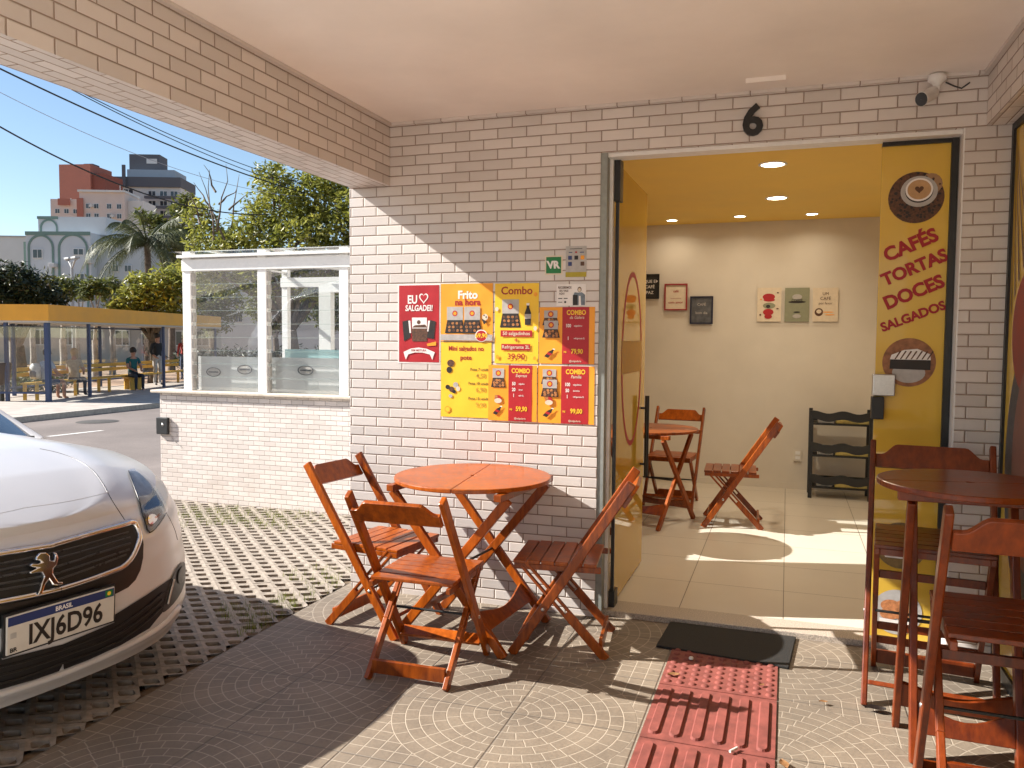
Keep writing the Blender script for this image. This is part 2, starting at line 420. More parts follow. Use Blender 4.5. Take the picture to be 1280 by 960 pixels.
# pavers: concrete lattice with real holes, soil below
mb = MB(); mb.box((-.115, -9, -.06), (-.0505, 1.75, -.014)); mb.add([(-3.3, -9, -.036), (-.05, -9, -.036), (-.05, 9, -.036), (-3.3, 9, -.036)], [(0, 1, 2, 3)])
struct(mb.build('paver_bed', M_SOIL))
def pavers():
    mb = MB()
    U = Vector((.091, .052, 0)); V = Vector((.078, -.073, 0))     # hole row / column pitch read off the lattice
    hole = [(-.345, -.12), (-.29, -.27), (.27, -.26), (.345, .12), (.29, .27), (-.27, .26)]
    cell = [(-.5, -.12), (-.5, -.5), (.5, -.5), (.5, .12), (.5, .5), (-.5, .5)]
    O = Vector((-.5, -.85, 0))
    for i in range(-75, 76):
        for j in range(-75, 76):
            c = O + U*i + V*j
            if not (-3.27 < c.x < -.065 and -3.6 < c.y < 3.4): continue
            jz = random.uniform(-.0015, .0015)
            def pt(q, z): p = c + U*q[0] + V*q[1]; return (min(-.052, p.x), p.y, z+jz)
            top_o = [pt(q, 0) for q in cell]; jit = random.uniform(-.02, .02)
            hh = [(a*(1+jit), b*(1+jit)) for a, b in hole]
            top_i = [pt(q, -.003) for q in hh]; bot = [pt((a*.92, b*.92), -.066) for a, b in hh]
            k = 6
            mb.add(top_o+top_i+bot, [(a, (a+1) % k, k+(a+1) % k, k+a) for a in range(k)] + [(k+a, k+(a+1) % k, 2*k+(a+1) % k, 2*k+a) for a in range(k)])
    return mb
struct(pavers().build('paver_lattice', M_PAVER))
M_GRASS = leafmat('grass_blades', [(.06, .09, .015), (.16, .19, .03), (.32, .31, .07)], .3, .6, 6)
def grass():
    mb = MB()
    patches = [(onZ(340, 775), .16, 60), (onZ(370, 752), .15, 70), (onZ(300, 765), .15, 60), (onZ(315, 790), .12, 40), (onZ(400, 720), .25, 60),
               (onZ(250, 650), .35, 110), (onZ(300, 645), .4, 140), (onZ(345, 652), .35, 120), (onZ(240, 640), .3, 90), (onZ(400, 640), .35, 90), (onZ(420, 738), .2, 60), (onZ(330, 634), .5, 150)]
    for c, r, n in patches:
        for _ in range(n):
            a, q = random.uniform(0, 2*PI), r*math.sqrt(random.random())
            x, y = c.x+q*math.cos(a), c.y+q*math.sin(a)*.8
            if x > -.08 or x < -3.2 or y > 1.73: continue
            for b in range(3):
                th = random.uniform(0, 2*PI); h = random.uniform(.02, .055)+.055; w = random.uniform(.002, .004); l = random.uniform(.01, .04)
                dx, dy = math.cos(th), math.sin(th)
                mb.add([(x-dy*w, y+dx*w, -.06), (x+dy*w, y-dx*w, -.06), (x+dx*l, y+dy*l, -.06+h)], [(0, 1, 2)])
    return mb
o = grass().build('grass', M_GRASS); tag(o, 'short yellowish grass growing in the holes of the concrete pavers', 'grass', kind='stuff')

# tactile paving: red blister tile and ribbed tiles
M_TACT = simple('red_tactile_concrete', (.215, .056, .043), .8, var=.28, scale=18, bump=.35)
for k, (y1, y0) in enumerate(((-.30, -.742), (-.75, -1.242), (-1.25, -1.742), (-1.75, -2.242))):
    mb = MB(); x0, x1 = 1.964, 2.452
    mb.box((x0, y0, -.03), (x1, y1, .006))
    if k == 0:
        for i in range(9):
            for j in range(8):
                cx, cyy = x0+.03+i*(x1-x0-.06)/8, y1-.03-j*.054
                mb.lathe([(.017, .0), (.0135, .005), (.007, .0072), (.0005, .0075)], 10, M=Matrix.Translation((cx, cyy, .006)))
    else:
        for i in range(6):
            cx = x0+.045+i*(x1-x0-.09)/5
            L = y1-.03; Bt = y0+.03; w = .0225
            poly = [(cx+w*math.cos(a), L-w+w*math.sin(a)) for a in [PI*q/6 for q in range(7)]] + [(cx-w*math.cos(a), Bt+w-w*math.sin(a)) for a in [PI*q/6 for q in range(7)]]
            n = len(poly); inner = [(cx+(x-cx)*.72, (L+Bt)/2+(y-(L+Bt)/2)*.985) for x, y in poly]
            mb.add([(x, y, .005) for x, y in poly]+[(x, y, .0155) for x, y in inner], [(a, (a+1) % n, n+(a+1) % n, n+a) for a in range(n)]+[tuple(range(n, 2*n))])
    struct(mb.build('tactile_paving', M_TACT))

# ------------------------------------------------------------------ the shop building
XL, XR, HDR = 1.503, 3.204, 2.484           # door opening
bld = thing('shop_building', 'white brick-tiled shop with an open porch and a yellow-ceilinged room', 'building', (0, 0, 0))
W0 = .16                                    # wall thickness
mb = MB()
mb.box((.0, 0, -.1), (XL, W0, HDR)); mb.box((XR, 0, -.1), (3.47, W0, HDR)); mb.box((.0, 0, HDR+.0), (3.47, W0, 2.735))
mb.box((3.47, .02, -.1), (9.2, W0, 2.735))
mb.build('front_wall', M_BRX, bld)
mb = MB()   # side wall facing the driveway with a wide window opening
y0, y1, z0, z1 = .68, 2.18, 1.22, 2.42
mb.box((.0, W0, -.1), (.12, y0, 2.735)); mb.box((.0, y1, -.1), (.12, 6., 2.735)); mb.box((.0, y0, -.1), (.12, y1, z0)); mb.box((.0, y0, z1), (.12, y1, 2.735))
mb.build('side_wall', M_BRY, bld)
mb = MB(); mb.box((.03, y0, z0), (.09, y0+.04, z1)); mb.box((.03, y1-.04, z0), (.09, y1, z1)); mb.box((.03, y0+.04, z0), (.09, y1-.04, z0+.04)); mb.box((.03, y0+.04, z1-.04), (.09, y1-.04, z1))
wf = mb.build('window', M_WHITEAL, bld)
MB().box((.058, y0+.04, z0+.04), (.062, y1-.04, z1-.04)).build('pane', M_GLASS, wf)
# left beam (open porch side) and right beam
mb = MB()
mb.add([(.265, 0, 2.38), (.265, -8, 2.38), (.265, -8, 2.735), (.265, 0, 2.735)], [(0, 3, 2, 1)], M_BRY)
mb.add([(.012, 0, 2.38), (.012, -8, 2.38), (.012, -8, 3.2), (.012, 0, 3.2)], [(0, 1, 2, 3)], M_BRY)
mb.add([(.012, 0, 2.38), (.265, 0, 2.38), (.265, -8, 2.38), (.012, -8, 2.38)], [(0, 1, 2, 3)], M_BRS)
mb.build('side_beam', None, bld)
mb = MB()
mb.add([(3.288, 0, 2.486), (3.288, -8, 2.486), (3.288, -8, 2.735), (3.288, 0, 2.735)], [(0, 1, 2, 3)], M_BRY)
mb.add([(3.288, 0, 2.486), (3.47, 0, 2.486), (3.47, -8, 2.486), (3.288, -8, 2.486)], [(0, 3, 2, 1)], M_BRS)
mb.build('right_beam', None, bld)
mb = MB(); mb.box((.262, -8, 2.732), (9.2, .0, 2.80)); mb.build('porch_ceiling', M_PLASTER, bld)
mb = MB()
mb.box((.262, -8, 2.716), (.285, -.0, 2.7315)); mb.box((.285, -.02, 2.716), (3.29, -.001, 2.7315)); mb.box((3.268, -8, 2.716), (3.287, -.02, 2.7315))
mb.build('ceiling_moulding', M_BRX, bld)
mb = MB(); mb.box((.012, -8, 2.9), (9.2, 6, 9.5)); mb.build('upper_storey', M_BRX, bld)
# room
ZF, ZC, YB, XRW = .028, 2.70, 4.27, 4.3
mb = MB(); mb.box((.0, YB, -.1), (XRW+.1, YB+.12, 2.735)); mb.box((XRW, W0, -.1), (XRW+.12, YB, 2.735)); mb.box((.12, YB-.012, ZF), (XRW, YB-.001, ZF+.06))
mb.build('room_wall', M_INWALL, bld)
mb = MB(); mb.box((.125, W0+.005, 2.3), (.13, YB, 2.30001))
mb = MB(); mb.add([(.121, W0+.001, -.05), (.121, y0-.0, -.05), (.121, y0, 2.7), (.121, W0+.001, 2.7)], [(0, 1, 2, 3)]); mb.add([(.121, y1, -.05), (.121, YB, -.05), (.121, YB, 2.7), (.121, y1, 2.7)], [(0, 1, 2, 3)])
mb.add([(.121, y0, -.05), (.121, y1, -.05), (.121, y1, z0), (.121, y0, z0)], [(0, 1, 2, 3)]); mb.add([(.121, y0, z1), (.121, y1, z1), (.121, y1, 2.7), (.121, y0, 2.7)], [(0, 1, 2, 3)])
mb.build('plaster_lining', M_INWALL, bld)
mb = MB(); mb.box((.12, W0, ZC), (XRW, YB, ZC+.03)); mb.build('room_ceiling', M_INCEIL, bld)
def floortile():
    t = NT('cream_floor_tiles'); sp = t.n('SeparateXYZ'); t.l(t.pos(), sp.inputs[0])
    cb = t.n('CombineXYZ'); t.l(t.math('ADD', sp.outputs[0], -1.927+5.45), cb.inputs[0]); t.l(t.math('ADD', sp.outputs[1], -.74+5.5), cb.inputs[1])
    b = t.n('TexBrick', offset=0.); t.l(cb.outputs[0], b.inputs[0])
    for k, v in (('Scale', 1), ('Brick Width', .545), ('Row Height', .55), ('Mortar Size', .0022), ('Mortar Smooth', .1)): b.inputs[k].default_value = v
    b.inputs['Color1'].default_value = (.66, .61, .53, 1); b.inputs['Color2'].default_value = (.63, .58, .50, 1); b.inputs['Mortar'].default_value = (.10, .08, .06, 1)
    n = t.noise(4, 5, t.pos()); c = t.mix(t.math('MULTIPLY', n, .25), b.outputs[0], (.36, .31, .25))
    t.l(c, t.b.inputs['Base Color']); t.b.inputs['Roughness'].default_value = .28
    t.bump(t.math('SUBTRACT', 1., b.outputs['Fac']), .3, .002); return t.m
M_FTILE = floortile()
mb = MB(); mb.box((.12, .225, -.1), (XRW, YB, ZF)); mb.build('room_floor', M_FTILE, bld)
mb = MB(); mb.box((XL-.0, .04, -.1), (XR, .225, ZF+.003)); mb.build('door_sill', M_GRANITE, bld, bevel=.004)
# jambs; left grey strip is the brick reveal with its shade coloured in
mb = MB(); mb.box((XL, .005, ZF), (XL+.035, W0+.02, HDR), M_REVSHADE); mb.box((XL+.035, .07, ZF), (XL+.053, .115, HDR), M_WHITEAL); mb.box((XL+.035, .02, HDR-.02), (XR-.007, .12, HDR-.0005), M_WHITEAL)
mb.box((XR-.006, .004, ZF), (XR-.0005, W0, HDR), M_WHITEAL)
mb.build('door_frame', None, bld)

# the open leaf: swung inwards about its left edge
LEAFX = 1.572
lf = MB().box((-.005, 0, .015), (.005, .92, HDR-.04-ZF), M_YFILM).build('door', None, bld, loc=(LEAFX, .125, ZF))
mb = MB(); mb.tube([(.045, .80, .60), (.045, .80, 1.12)], .014, 10); mb.bar((.0, .80, .68), (.045, .80, .68), .014, .014); mb.bar((.0, .80, 1.04), (.045, .80, 1.04), .014, .014)
mb.tube([(-.045, .80, .60), (-.045, .80, 1.12)], .014, 10); mb.build('handle', M_BLACK, lf)
mb = MB(); mb.box((-.018, -.03, 2.22), (.018, .05, 2.44)); mb.box((-.018, -.03, .0), (.018, .06, .09)); mb.box((-.009, -.012, .09), (.009, .004, 2.22)); mb.build('hinge', M_BLACK, lf)
mb = MB()
cz, cyc = 1.36, .46
for (ra, rb, sx) in ((.30, .53, 1), (.265, .49, -1)): pass
ring = [[(.0062, cyc+.33*q*math.cos(a), cz+.52*q2*math.sin(a)) for q, q2 in ((1, 1), (.88, .94))] for a in [2*PI*k/48 for k in range(49)]]
mb.grid(ring, M_DKRED, smooth=False)
mb.build('logo_ring', None, lf)
for body, z, s in (('EKI', 1.44, .20), ('BIS', 1.20, .17)):
    pass
mb = MB(); mb.box((.0056, .14, 1.28), (.0068, .78, 1.47), simple('reflection_band', (.42, .22, .03), .5))  # brown rectangle: a reflection on the leaf, put in as flat colour
mb.build('reflection_band', None, lf)

# fixed yellow panel with lettering and photo discs
PX0, PX1, PY = 2.868, 3.165, .105
pan = MB().box((PX0, PY, ZF+.01), (PX1+.030, PY+.012, HDR-.022), M_YPANEL).build('side_panel', None, bld)
MB().box((PX1+.0, PY-.02, ZF), (PX1+.030, PY+.03, HDR-.021)).build('panel_frame', M_BLACK, pan)
MB().box((PX0-.0, PY-.015, HDR-.04), (PX1-.001, PY+.03, HDR-.0215)).build('panel_rail', M_BLACK, pan)
mb = MB(); mb.box((PX0-.012, PY-.03, 1.24), (PX0+.088, PY+.035, 1.345), M_STEEL); mb.box((PX0-.014, PY-.035, 1.125), (PX0+.042, PY+.035, 1.235), M_BLACKP)
mb.build('lock', None, pan, bevel=.004)
def pp(px, py): p = onY(px, py, PY); return p.x, p.z
for body, px, py, sz, rt in (('CAFÉS', 1138, 307, .090, R(24)), ('TORTAS', 1143, 335, .082, R(24)), ('DOCES', 1142, 366, .087, R(24)), ('SALGADOS', 1141, 396, .060, R(22))):
    x, z = pp(px, py)
    text(body, x, z, sz, M_DKRED, pan, y=PY-.003, bold=.042, rot=rt, sx=.98)
def photo_disc(px, py, r, kind):
    x, z = pp(px, py); mb = MB(); M = Matrix.Translation((x, PY, z)) @ XZ
    L = lambda k: .002+.0012*k
    if kind == 'coffee':
        mb.disc((0, 0, L(0)), r, 36, M_PBRN, M)
        for _ in range(140):
            a, q = random.uniform(0, 2*PI), r*.96*math.sqrt(random.random())
            mb.disc((q*math.cos(a), q*math.sin(a), L(1)+random.uniform(0, .0008)), random.uniform(.004, .008), 7, random.choice([M_PBRN, M_PBLK, M_PBLK]), M)
        mb.disc((.062, .062, L(0)+.0004), .05, 16, simple('print_tan', (.34, .20, .10), .6), M)
        mb.disc((.012, .028, L(2)), r*.66, 30, M_PGREY, M, r*.6); mb.disc((.012, .03, L(3)), r*.50, 30, M_PBLK, M, r*.46)
        mb.disc((.012, .036, L(4)), r*.49, 30, M_WHT, M, r*.45); mb.disc((.012, .036, L(5)), r*.42, 30, simple('print_latte', (.50, .30, .14), .6), M, r*.38)
        ht = [(.016*math.sin(t)**3, .0012*(13*math.cos(t)-5*math.cos(2*t)-2*math.cos(3*t)-math.cos(4*t))) for t in [2*PI*k/24 for k in range(24)]]
        mb.add([(.012+1.2*a, .037+1.0*b, L(6)) for a, b in ht], [tuple(range(24))[::-1]], M_PBRN, M)
    elif kind == 'cake':
        mb.disc((0, 0, L(0)), r, 36, simple('print_table', (.30, .13, .06), .6, var=.4), M)
        mb.disc((0, -.05, L(1)), r*.62, 24, M_PGREY, M, r*.42)
        mb.prism([(-r*.72, -.032), (r*.80, -.036), (r*.80, .012), (-r*.70, .016)], L(2), L(2)+.0003, M_PBLK, M)
        mb.prism([(-r*.72, .014), (r*.80, .012), (r*.78, .04), (r*.3, .066), (-r*.2, .06), (-r*.66, .036)], L(3), L(3)+.0003, M_WHT, M)
        for k in range(7): 
            x0 = -r*.55+k*r*.2; mb.prism([(x0, .015), (x0+.006, .015), (x0+.030, .054), (x0+.023, .056)], L(4), L(4)+.0003, M_PBRN, M)
    elif kind == 'sandwich':
        mb.disc((0, 0, L(0)), r, 36, simple('print_board', (.24, .16, .06), .6, var=.3), M)
        mb.prism([(-r*.75, -.045), (r*.75, -.05), (r*.7, .01), (-r*.7, .01)], L(1), L(1)+.0003, simple('print_pink', (.55, .22, .16), .6, var=.5, scale=80), M)
        mb.prism([(-r*.72, -.02), (r*.72, -.025), (r*.7, -.012), (-r*.7, -.008)], L(2), L(2)+.0003, M_WHT, M)
        mb.prism([(-r*.6, -.062), (r*.62, -.066), (r*.66, -.048), (-r*.66, -.044)], L(2), L(2)+.0003, M_WHT, M)
    else:
        mb.disc((0, 0, L(0)), r, 36, M_PGREY, M)
        bun = simple('print_pastry', (.50, .20, .08), .55, var=.4, scale=50)
        for (cx, cyy, a, b) in ((-.03, .03, .045, .03), (.035, .035, .045, .03), (-.035, -.012, .042, .03), (.03, -.01, .042, .032)): mb.disc((cx, cyy, L(1)+abs(cx)*.01), a, 18, bun, M, b)
        mb.prism([(-r*.7, -.055), (r*.75, -.065), (r*.7, -.045), (-r*.7, -.035)], L(2), L(2)+.0003, M_WHT, M); mb.prism([(-r*.5, -.07), (r*.5, -.085), (r*.55, -.075), (-r*.55, -.062)], L(2), L(2)+.0003, M_PBLK, M)
    mb.build('food_photo', None, pan)
photo_disc(1145, 247, .122, 'coffee'); photo_disc(1136, 453, .118, 'cake'); photo_disc(1126, 682, .115, 'sandwich'); photo_disc(1121, 765, .112, 'pastry')

# mural window on the right side of the porch
mur = thing('mural_window', 'yellow printed shop window with dark rays at the right edge of the porch', 'window', (3.402, 0, 0))
MB().box((0, -3.2, .06), (.012, -.03, 2.47), M_YPANEL).build('mural_glass', None, mur)
mb = MB(); mb.box((-.012, -.03, .0), (.03, -.001, 2.485)); mb.box((-.012, -3.2, 2.455), (.03, -.03, 2.485)); mb.box((-.012, -3.2, .0), (.03, -.03, .06)); mb.build('mural_frame', M_BLACK, mur)
YZ = Matrix(((0, 0, -1, 0), (1, 0, 0, 0), (0, 1, 0, 0), (0, 0, 0, 1)))   # drawing xy -> yz, z -> -x
mb = MB()
for k in range(15):
    a = R(168-k*9.5); c = (-.50, 1.35); q0, q1, w = .55, 1.6, .010
    d = (-math.cos(a)*.9, math.sin(a)); n = (-d[1], d[0])
    P = [(c[0]+d[0]*q+n[0]*s*w, c[1]+d[1]*q+n[1]*s*w) for q, s in ((q0, -1), (q1, -1), (q1, 1), (q0, 1))]
    P = [(min(-.035, max(-3.1, x)), min(2.44, max(.1, z))) for x, z in P]
    mb.add([(x, z, .003) for x, z in P], [(0, 1, 2, 3)], M_PBRN, YZ)
mb.build('mural_rays', None, mur)
mb = MB(); mb.disc((-.44, .98, .0045), .36, 40, simple('mural_cup', (.045, .040, .042), .4), YZ, .56)
mb.disc((-.46, 1.0, .006), .26, 40, simple('mural_drink', (.20, .075, .05), .4, var=.5, scale=5), YZ, .44)
mb.disc((-.36, 1.55, .0055), .24, 36, simple('mural_red', (.26, .035, .015), .45, var=.4, scale=6), YZ, .26)
mb.build('mural_picture', None, mur)

# ------------------------------------------------------------------ fittings on the wall
num = thing('house_number', 'black house number 6 on the bricks above the doorway', 'number', tuple(onY(941, 153)))
text('6', 0, 0, .205, M_BLACK, num, y=-.012, bold=.028, name='numeral', ext=.008)
camr = thing('security_camera', 'white bullet security camera mounted under the porch ceiling in the corner', 'camera', (3.075, -.03, 2.70)); camr.scale = (.8, .8, .9)
mb = MB(); mb.lathe([(.001, .03), (.045, .028), (.05, .0), (.03, -.012), (.016, -.03), (.014, -.05)], 20); mb.build('mount', M_WHITEAL, camr)
mb = MB(); Mc = Matrix.Translation((-.05, -.055, -.085)) @ Euler((R(112), 0, R(-34))).to_matrix().to_4x4()
mb.lathe([(.001, -.07), (.03, -.068), (.034, -.05), (.034, .075), (.036, .078), (.036, .086), (.030, .087)], 22, M_WHITEAL, Mc)
mb.build('housing', None, camr); mb = MB(); mb.lathe([(.0345, .0872), (.030, .0885), (.0005, .089)], 20, M_BLACK, Mc); mb.build('lens', None, camr)
MB().tube([(0, 0, -.05), (-.03, -.02, -.07), (-.05, -.04, -.075)], .013, 10).build('arm', M_WHITEAL, camr)
MB().tube([(.045, .01, -.01), (.09, .02, -.03), (.13, .022, -.045), (.17, .015, -.02)], .004, 6).build('cable', M_BLACK, camr)
tag(MB().box((-.09, -.006, -.018), (.09, 0, .018)).build('cover_plate', M_PLASTER, loc=(2.33, -.21, 2.728)), 'flat cream cover plate on the porch ceiling above the number', 'cover plate')

# ------------------------------------------------------------------ posters
def wpos(px, py): p = onY(px, py); return p.x, p.z
class Poster:
    def __init__(s, label, x0, y0, x1, y1, base, depth=.0012, border=None, name='poster'):
        (ax, az), (bx, bz) = wpos(x0, y0), wpos(x1, y1); 
        s.c = ((ax+bx)/2, (az+bz)/2); s.w, s.h = bx-ax, az-bz
        s.o = thing(name, label, 'poster' if name == 'poster' else 'sign', (s.c[0], -.0008, s.c[1]), 0)
        if border: MB().box((-s.w/2-.008, -depth*.5, -s.h/2-.008), (s.w/2+.008, 0, s.h/2+.008)).build('border', border, s.o)
        # slightly wavy paper sheet
        mb = MB(); nx, nz = 12, 16; ph = random.uniform(0, 9)
        f = lambda x, z: -depth-.0005*(1+math.sin(x*47+ph)*math.sin(z*31+ph*2))
        mb.grid([[(-s.w/2+s.w*i/nx, f(-s.w/2+s.w*i/nx, s.h/2-s.h*j/nz), s.h/2-s.h*j/nz) for i in range(nx+1)] for j in range(nz+1)])
        mb.build('paper', base, s.o); s.k = 0; s.d0 = depth+.00125
    def p(s, u, v): return ((u-.5)*s.w, (.5-v)*s.h)          # u right, v down, 0..1
    def lay(s): s.k += 1; return s.d0+.00012*s.k
    def poly(s, uv, m, name='print'):
        P = [s.p(*q) for q in uv]; d = s.lay(); mb = MB(); mb.add([(x, -d, z) for x, z in P], [tuple(range(len(P)))])
        return mb.build(name, m, s.o)
    def shapes(s, lst, name):
        """several printed shapes as one part: ('r',u0,v0,u1,v1,mat) ('e',u,v,ru_m,rv_m,mat) ('p',[uv],mat)"""
        mb = MB()
        for q in lst:
            d = s.lay()
            if q[0] == 'r': P = [s.p(q[1], q[2]), s.p(q[3], q[2]), s.p(q[3], q[4]), s.p(q[1], q[4])]; m_ = q[5]
            elif q[0] == 'e':
                cx, cz = s.p(q[1], q[2]); P = [(cx+q[3]*math.cos(a), cz+q[4]*math.sin(a)) for a in [2*PI*k/20 for k in range(20)]]; m_ = q[5]
            else: P = [s.p(*w) for w in q[1]]; m_ = q[2]
            mb.add([(x, -d, z) for x, z in P], [tuple(range(len(P)))], m_)
        return mb.build(name, None, s.o)
    def t(s, body, u, v, size, m, bold=.02, rot=0., sx=1., shear=0., align='CENTER'):
        x, z = s.p(u, v); return text(body, x, z, size*s.h, m, s.o, y=-s.lay()-.0002, bold=bold, rot=rot, sx=sx, shear=shear, align=align, ext=.0002)
def snackbox(u0, v0, u1, v1, lid=M_PGREY, seal=M_RED):
    vm = (v0+v1)/2; du = (u1-u0)
    L = [('r', u0+du*.1, v0, u1-du*.1, vm, lid), ('e', (u0+u1)/2, v0+(vm-v0)*.5, .016, .016, seal), ('e', (u0+u1)/2, v0+(vm-v0)*.5, .010, .010, M_ORA),
         ('p', [(u0+du*.12, vm), (u1-du*.12, vm), (u1, v1), (u0, v1)], M_PBLK)]
    for i in range(4):
        for j in range(3):
            L.append(('e', u0+du*(.2+.2*i+.02*j), vm+(v1-vm)*(.25+.27*j), .0085, .0075, M_PFRIED if (i+j) % 3 else M_PBRN))
    return L
def bottle(u, v, rot, sc=1., label=M_RED):
    c, s_ = math.cos(rot), math.sin(rot)
    def q(a, b): return (u+(a*c-b*s_)*sc, v+(a*s_+b*c)*sc*.62)
    body = [(-.07, .2), (.07, .2), (.075, -.05), (.03, -.17), (.03, -.25), (-.03, -.25), (-.03, -.17), (-.075, -.05)]
    return [('p', [q(*b) for b in body], M_PBLK), ('p', [q(-.075, -.03), q(.075, -.03), q(.075, .07), q(-.075, .07)], label), ('p', [q(-.034, -.26), q(.034, -.26), q(.034, -.21), q(-.034, -.21)], M_WHT)]

P1 = Poster('dark red EU SALGADEI poster with a white heart, leftmost of the wall posters', 499, 357, 549, 453, M_RED, border=M_WHT)
P1.t('EU', .34, .19, .15, M_WHT, .03, sx=.8); P1.t('SALGADEI!', .5, .30, .105, M_WHT, .028, sx=.78, shear=.1)
hp = [(.62+.115*math.sin(t)**3, .165-.0048*(13*math.cos(t)-5*math.cos(2*t)-2*math.cos(3*t)-math.cos(4*t))) for t in [2*PI*k/28 for k in range(28)]]
hi = [(.62+(a-.62)*.74, .163+(b-.163)*.74) for a, b in hp]
P1.shapes([('p', hp, M_WHT), ('p', hi, M_RED)], 'heart')
P1.shapes([('r', .33, .42, .70, .58, M_WHT), ('e', .5, .48, .012, .012, M_PBRN), ('p', [(.32, .56), (.72, .56), (.70, .73), (.34, .73)], M_PBRN), ('p', [(.33, .55), (.71, .55), (.66, .51), (.4, .52)], M_PBRN),
           ('p', [(.09, .47), (.26, .45), (.30, .68), (.13, .73)], M_PBLK), ('p', [(.92, .47), (.77, .45), (.70, .68), (.88, .70)], M_PBLK), ('p', [(.24, .46), (.29, .46), (.31, .62), (.27, .62)], M_WHT), ('p', [(.73, .46), (.78, .46), (.74, .6), (.71, .6)], M_WHT), ('p', [(.70, .76), (.93, .73), (.93, .78), (.72, .79)], M_ORA)], 'snack_box_picture')
P1.shapes([('p', [(.12, .87), (.30, .825), (.5, .81), (.70, .825), (.90, .87), (.86, .93), (.84, .97), (.78, .90), (.6, .875), (.4, .875), (.24, .90), (.18, .97), (.15, .93)], M_WHT)], 'ribbon')
P1.t('SEM MISTURA', .5, .848, .038, M_DKRED, .01, sx=.95)

P2 = Poster('orange FRITO NA HORA poster with two open snack boxes, second from the left', 551.5, 355, 616, 427, M_ORA)
P2.t('Frito', .52, .20, .19, M_WHT, .035); P2.t('na hora', .52, .325, .155, M_DKRED, .03)
P2.shapes(snackbox(.08, .40, .47, .86) + snackbox(.42, .40, .80, .86), 'snack_box_picture')
P2.shapes([('r', .0, .88, 1., .985, M_PGREY), ('e', .79, .90, .037, .034, M_WHT), ('e', .79, .905, .033, .030, M_RED)], 'price_badge')
P2.t('69,90', .79, .90, .10, M_YEL, .03)
P2.shapes([('e', .86, .58, .017, .018, M_CREAM), ('e', .84, .55, .004, .005, M_PBLK), ('e', .88, .58, .004, .005, M_PBLK), ('p', [(.79, .60), (.9, .66), (.84, .71)], M_PBLK)], 'snack_face')

P3 = Poster('yellow COMBO poster with a dark soda bottle, price 39,90', 619, 354.5, 673, 455, M_YEL)
P3.t('Combo', .5, .095, .135, M_DKRED, .018); P3.shapes(snackbox(.12, .20, .60, .55), 'snack_box_picture')
P3.shapes(bottle(.76, .40, 0, .95, M_PGREY), 'bottle_picture')
P3.shapes([('r', .14, .585, .86, .665, M_RED), ('r', .16, .755, .82, .835, M_RED)], 'banner')
P3.t('50 salgadinhos', .5, .625, .062, M_CREAM, .012); P3.t('+', .5, .71, .09, M_DKRED, .02); P3.t('Refrigerante 2L', .49, .795, .058, M_CREAM, .012); P3.t('39,90', .5, .915, .105, M_DKRED, .012)
for q_ in [('e', .05, .32, .010, .012, M_CREAM), ('e', .93, .14, .010, .012, M_ORA), ('e', .93, .56, .010, .012, M_CREAM), ('e', .07, .92, .010, .012, M_ORA), ('e', .92, .93, .008, .01, M_ORA)]: P3.shapes([q_], 'snack_dot')

P4 = Poster('yellow MINI SALGADOS NO POTE price poster at the lower left', 551.5, 427.5, 614, 523, M_YEL)
P4.t('Mini salgados no', .50, .085, .088, M_DKRED, .02, sx=.86); P4.t('pote', .5, .205, .088, M_DKRED, .02)
for v, a, b in ((.36, 'Pote 7 unids', '4,50'), (.545, 'Pote 10 unids', '6,90'), (.745, 'Pote 15 unids', '9,90')):
    P4.t(a, .95, v, .052, M_PBRN, .006, align='RIGHT'); P4.t(b, .90, v+.085, .085, simple('print_ochre', (.50, .30, .03), .5, var=0), .006, align='RIGHT')
P4.shapes([('e', .2, .28, .022, .020, M_PBRN), ('e', .17, .37, .017, .018, M_PBLK), ('e', .14, .60, .014, .013, M_PBLK), ('e', .22, .63, .016, .016, M_PBRN), ('e', .30, .57, .016, .016, M_PGREY), ('e', .27, .66, .012, .01, M_PBLK), ('e', .35, .62, .012, .014, M_CREAM), ('e', .2, .72, .012, .010, M_PGREY), ('e', .14, .90, .018, .019, M_ORA), ('e', .14, .90, .013, .013, M_YEL)], 'snack_picture')

def combo(label, x0, y0, x1, y1, kind, lines, price, two, depth=.0012):
    P = Poster(label, x0, y0, x1, y1, M_ORA, depth=depth)
    P.shapes([('r', .42, .0, .90, 1., M_RED)], 'red_panel')
    P.t('COMBO', .67, .10, .115, M_YEL, .03, sx=.82); P.t(kind, .68, .185, .075, M_CREAM, .008, shear=.25, sx=.9)
    for v, n_, d_ in lines:
        P.t(n_, .53, v, .082, M_WHT, .03, sx=.8); P.t(d_, .63, v, .040, M_WHT, .012, align='LEFT', sx=.82)
    P.t('R$', .475, .79, .045, M_YEL, .02); P.t(price, .69, .78, .112, M_YEL, .03, sx=.86); P.t('@salgadaria', .66, .95, .045, M_CREAM, .008)
    L = snackbox(.06, .06, .36, .40 if not two else .32)
    if two: L += snackbox(.06, .24, .38, .54)
    if kind != 'da Galera': L += [('e', .21, .60, .020, .019, M_RED), ('e', .21, .64, .022, .014, M_CREAM), ('e', .17, .57, .009, .010, M_PFRIED)]
    L += bottle(.20, .82, .55, .62)
    P.shapes(L, 'snack_picture'); return P
combo('red and orange COMBO EXPRESS poster, price 59,90', 611, 456, 671, 527.5, 'Express', ((.33, '50', 'salgados'), (.435, '20', 'doces'), (.54, '1', 'refri 2L')), '59,90', False, .0036)
combo('red and orange COMBO DA GALERA poster, price 79,90', 674.5, 384, 743, 455.5, 'da Galera', ((.33, '100', 'salgadinhos'), (.55, '1', 'refrigerante 2L')), '79,90', True)
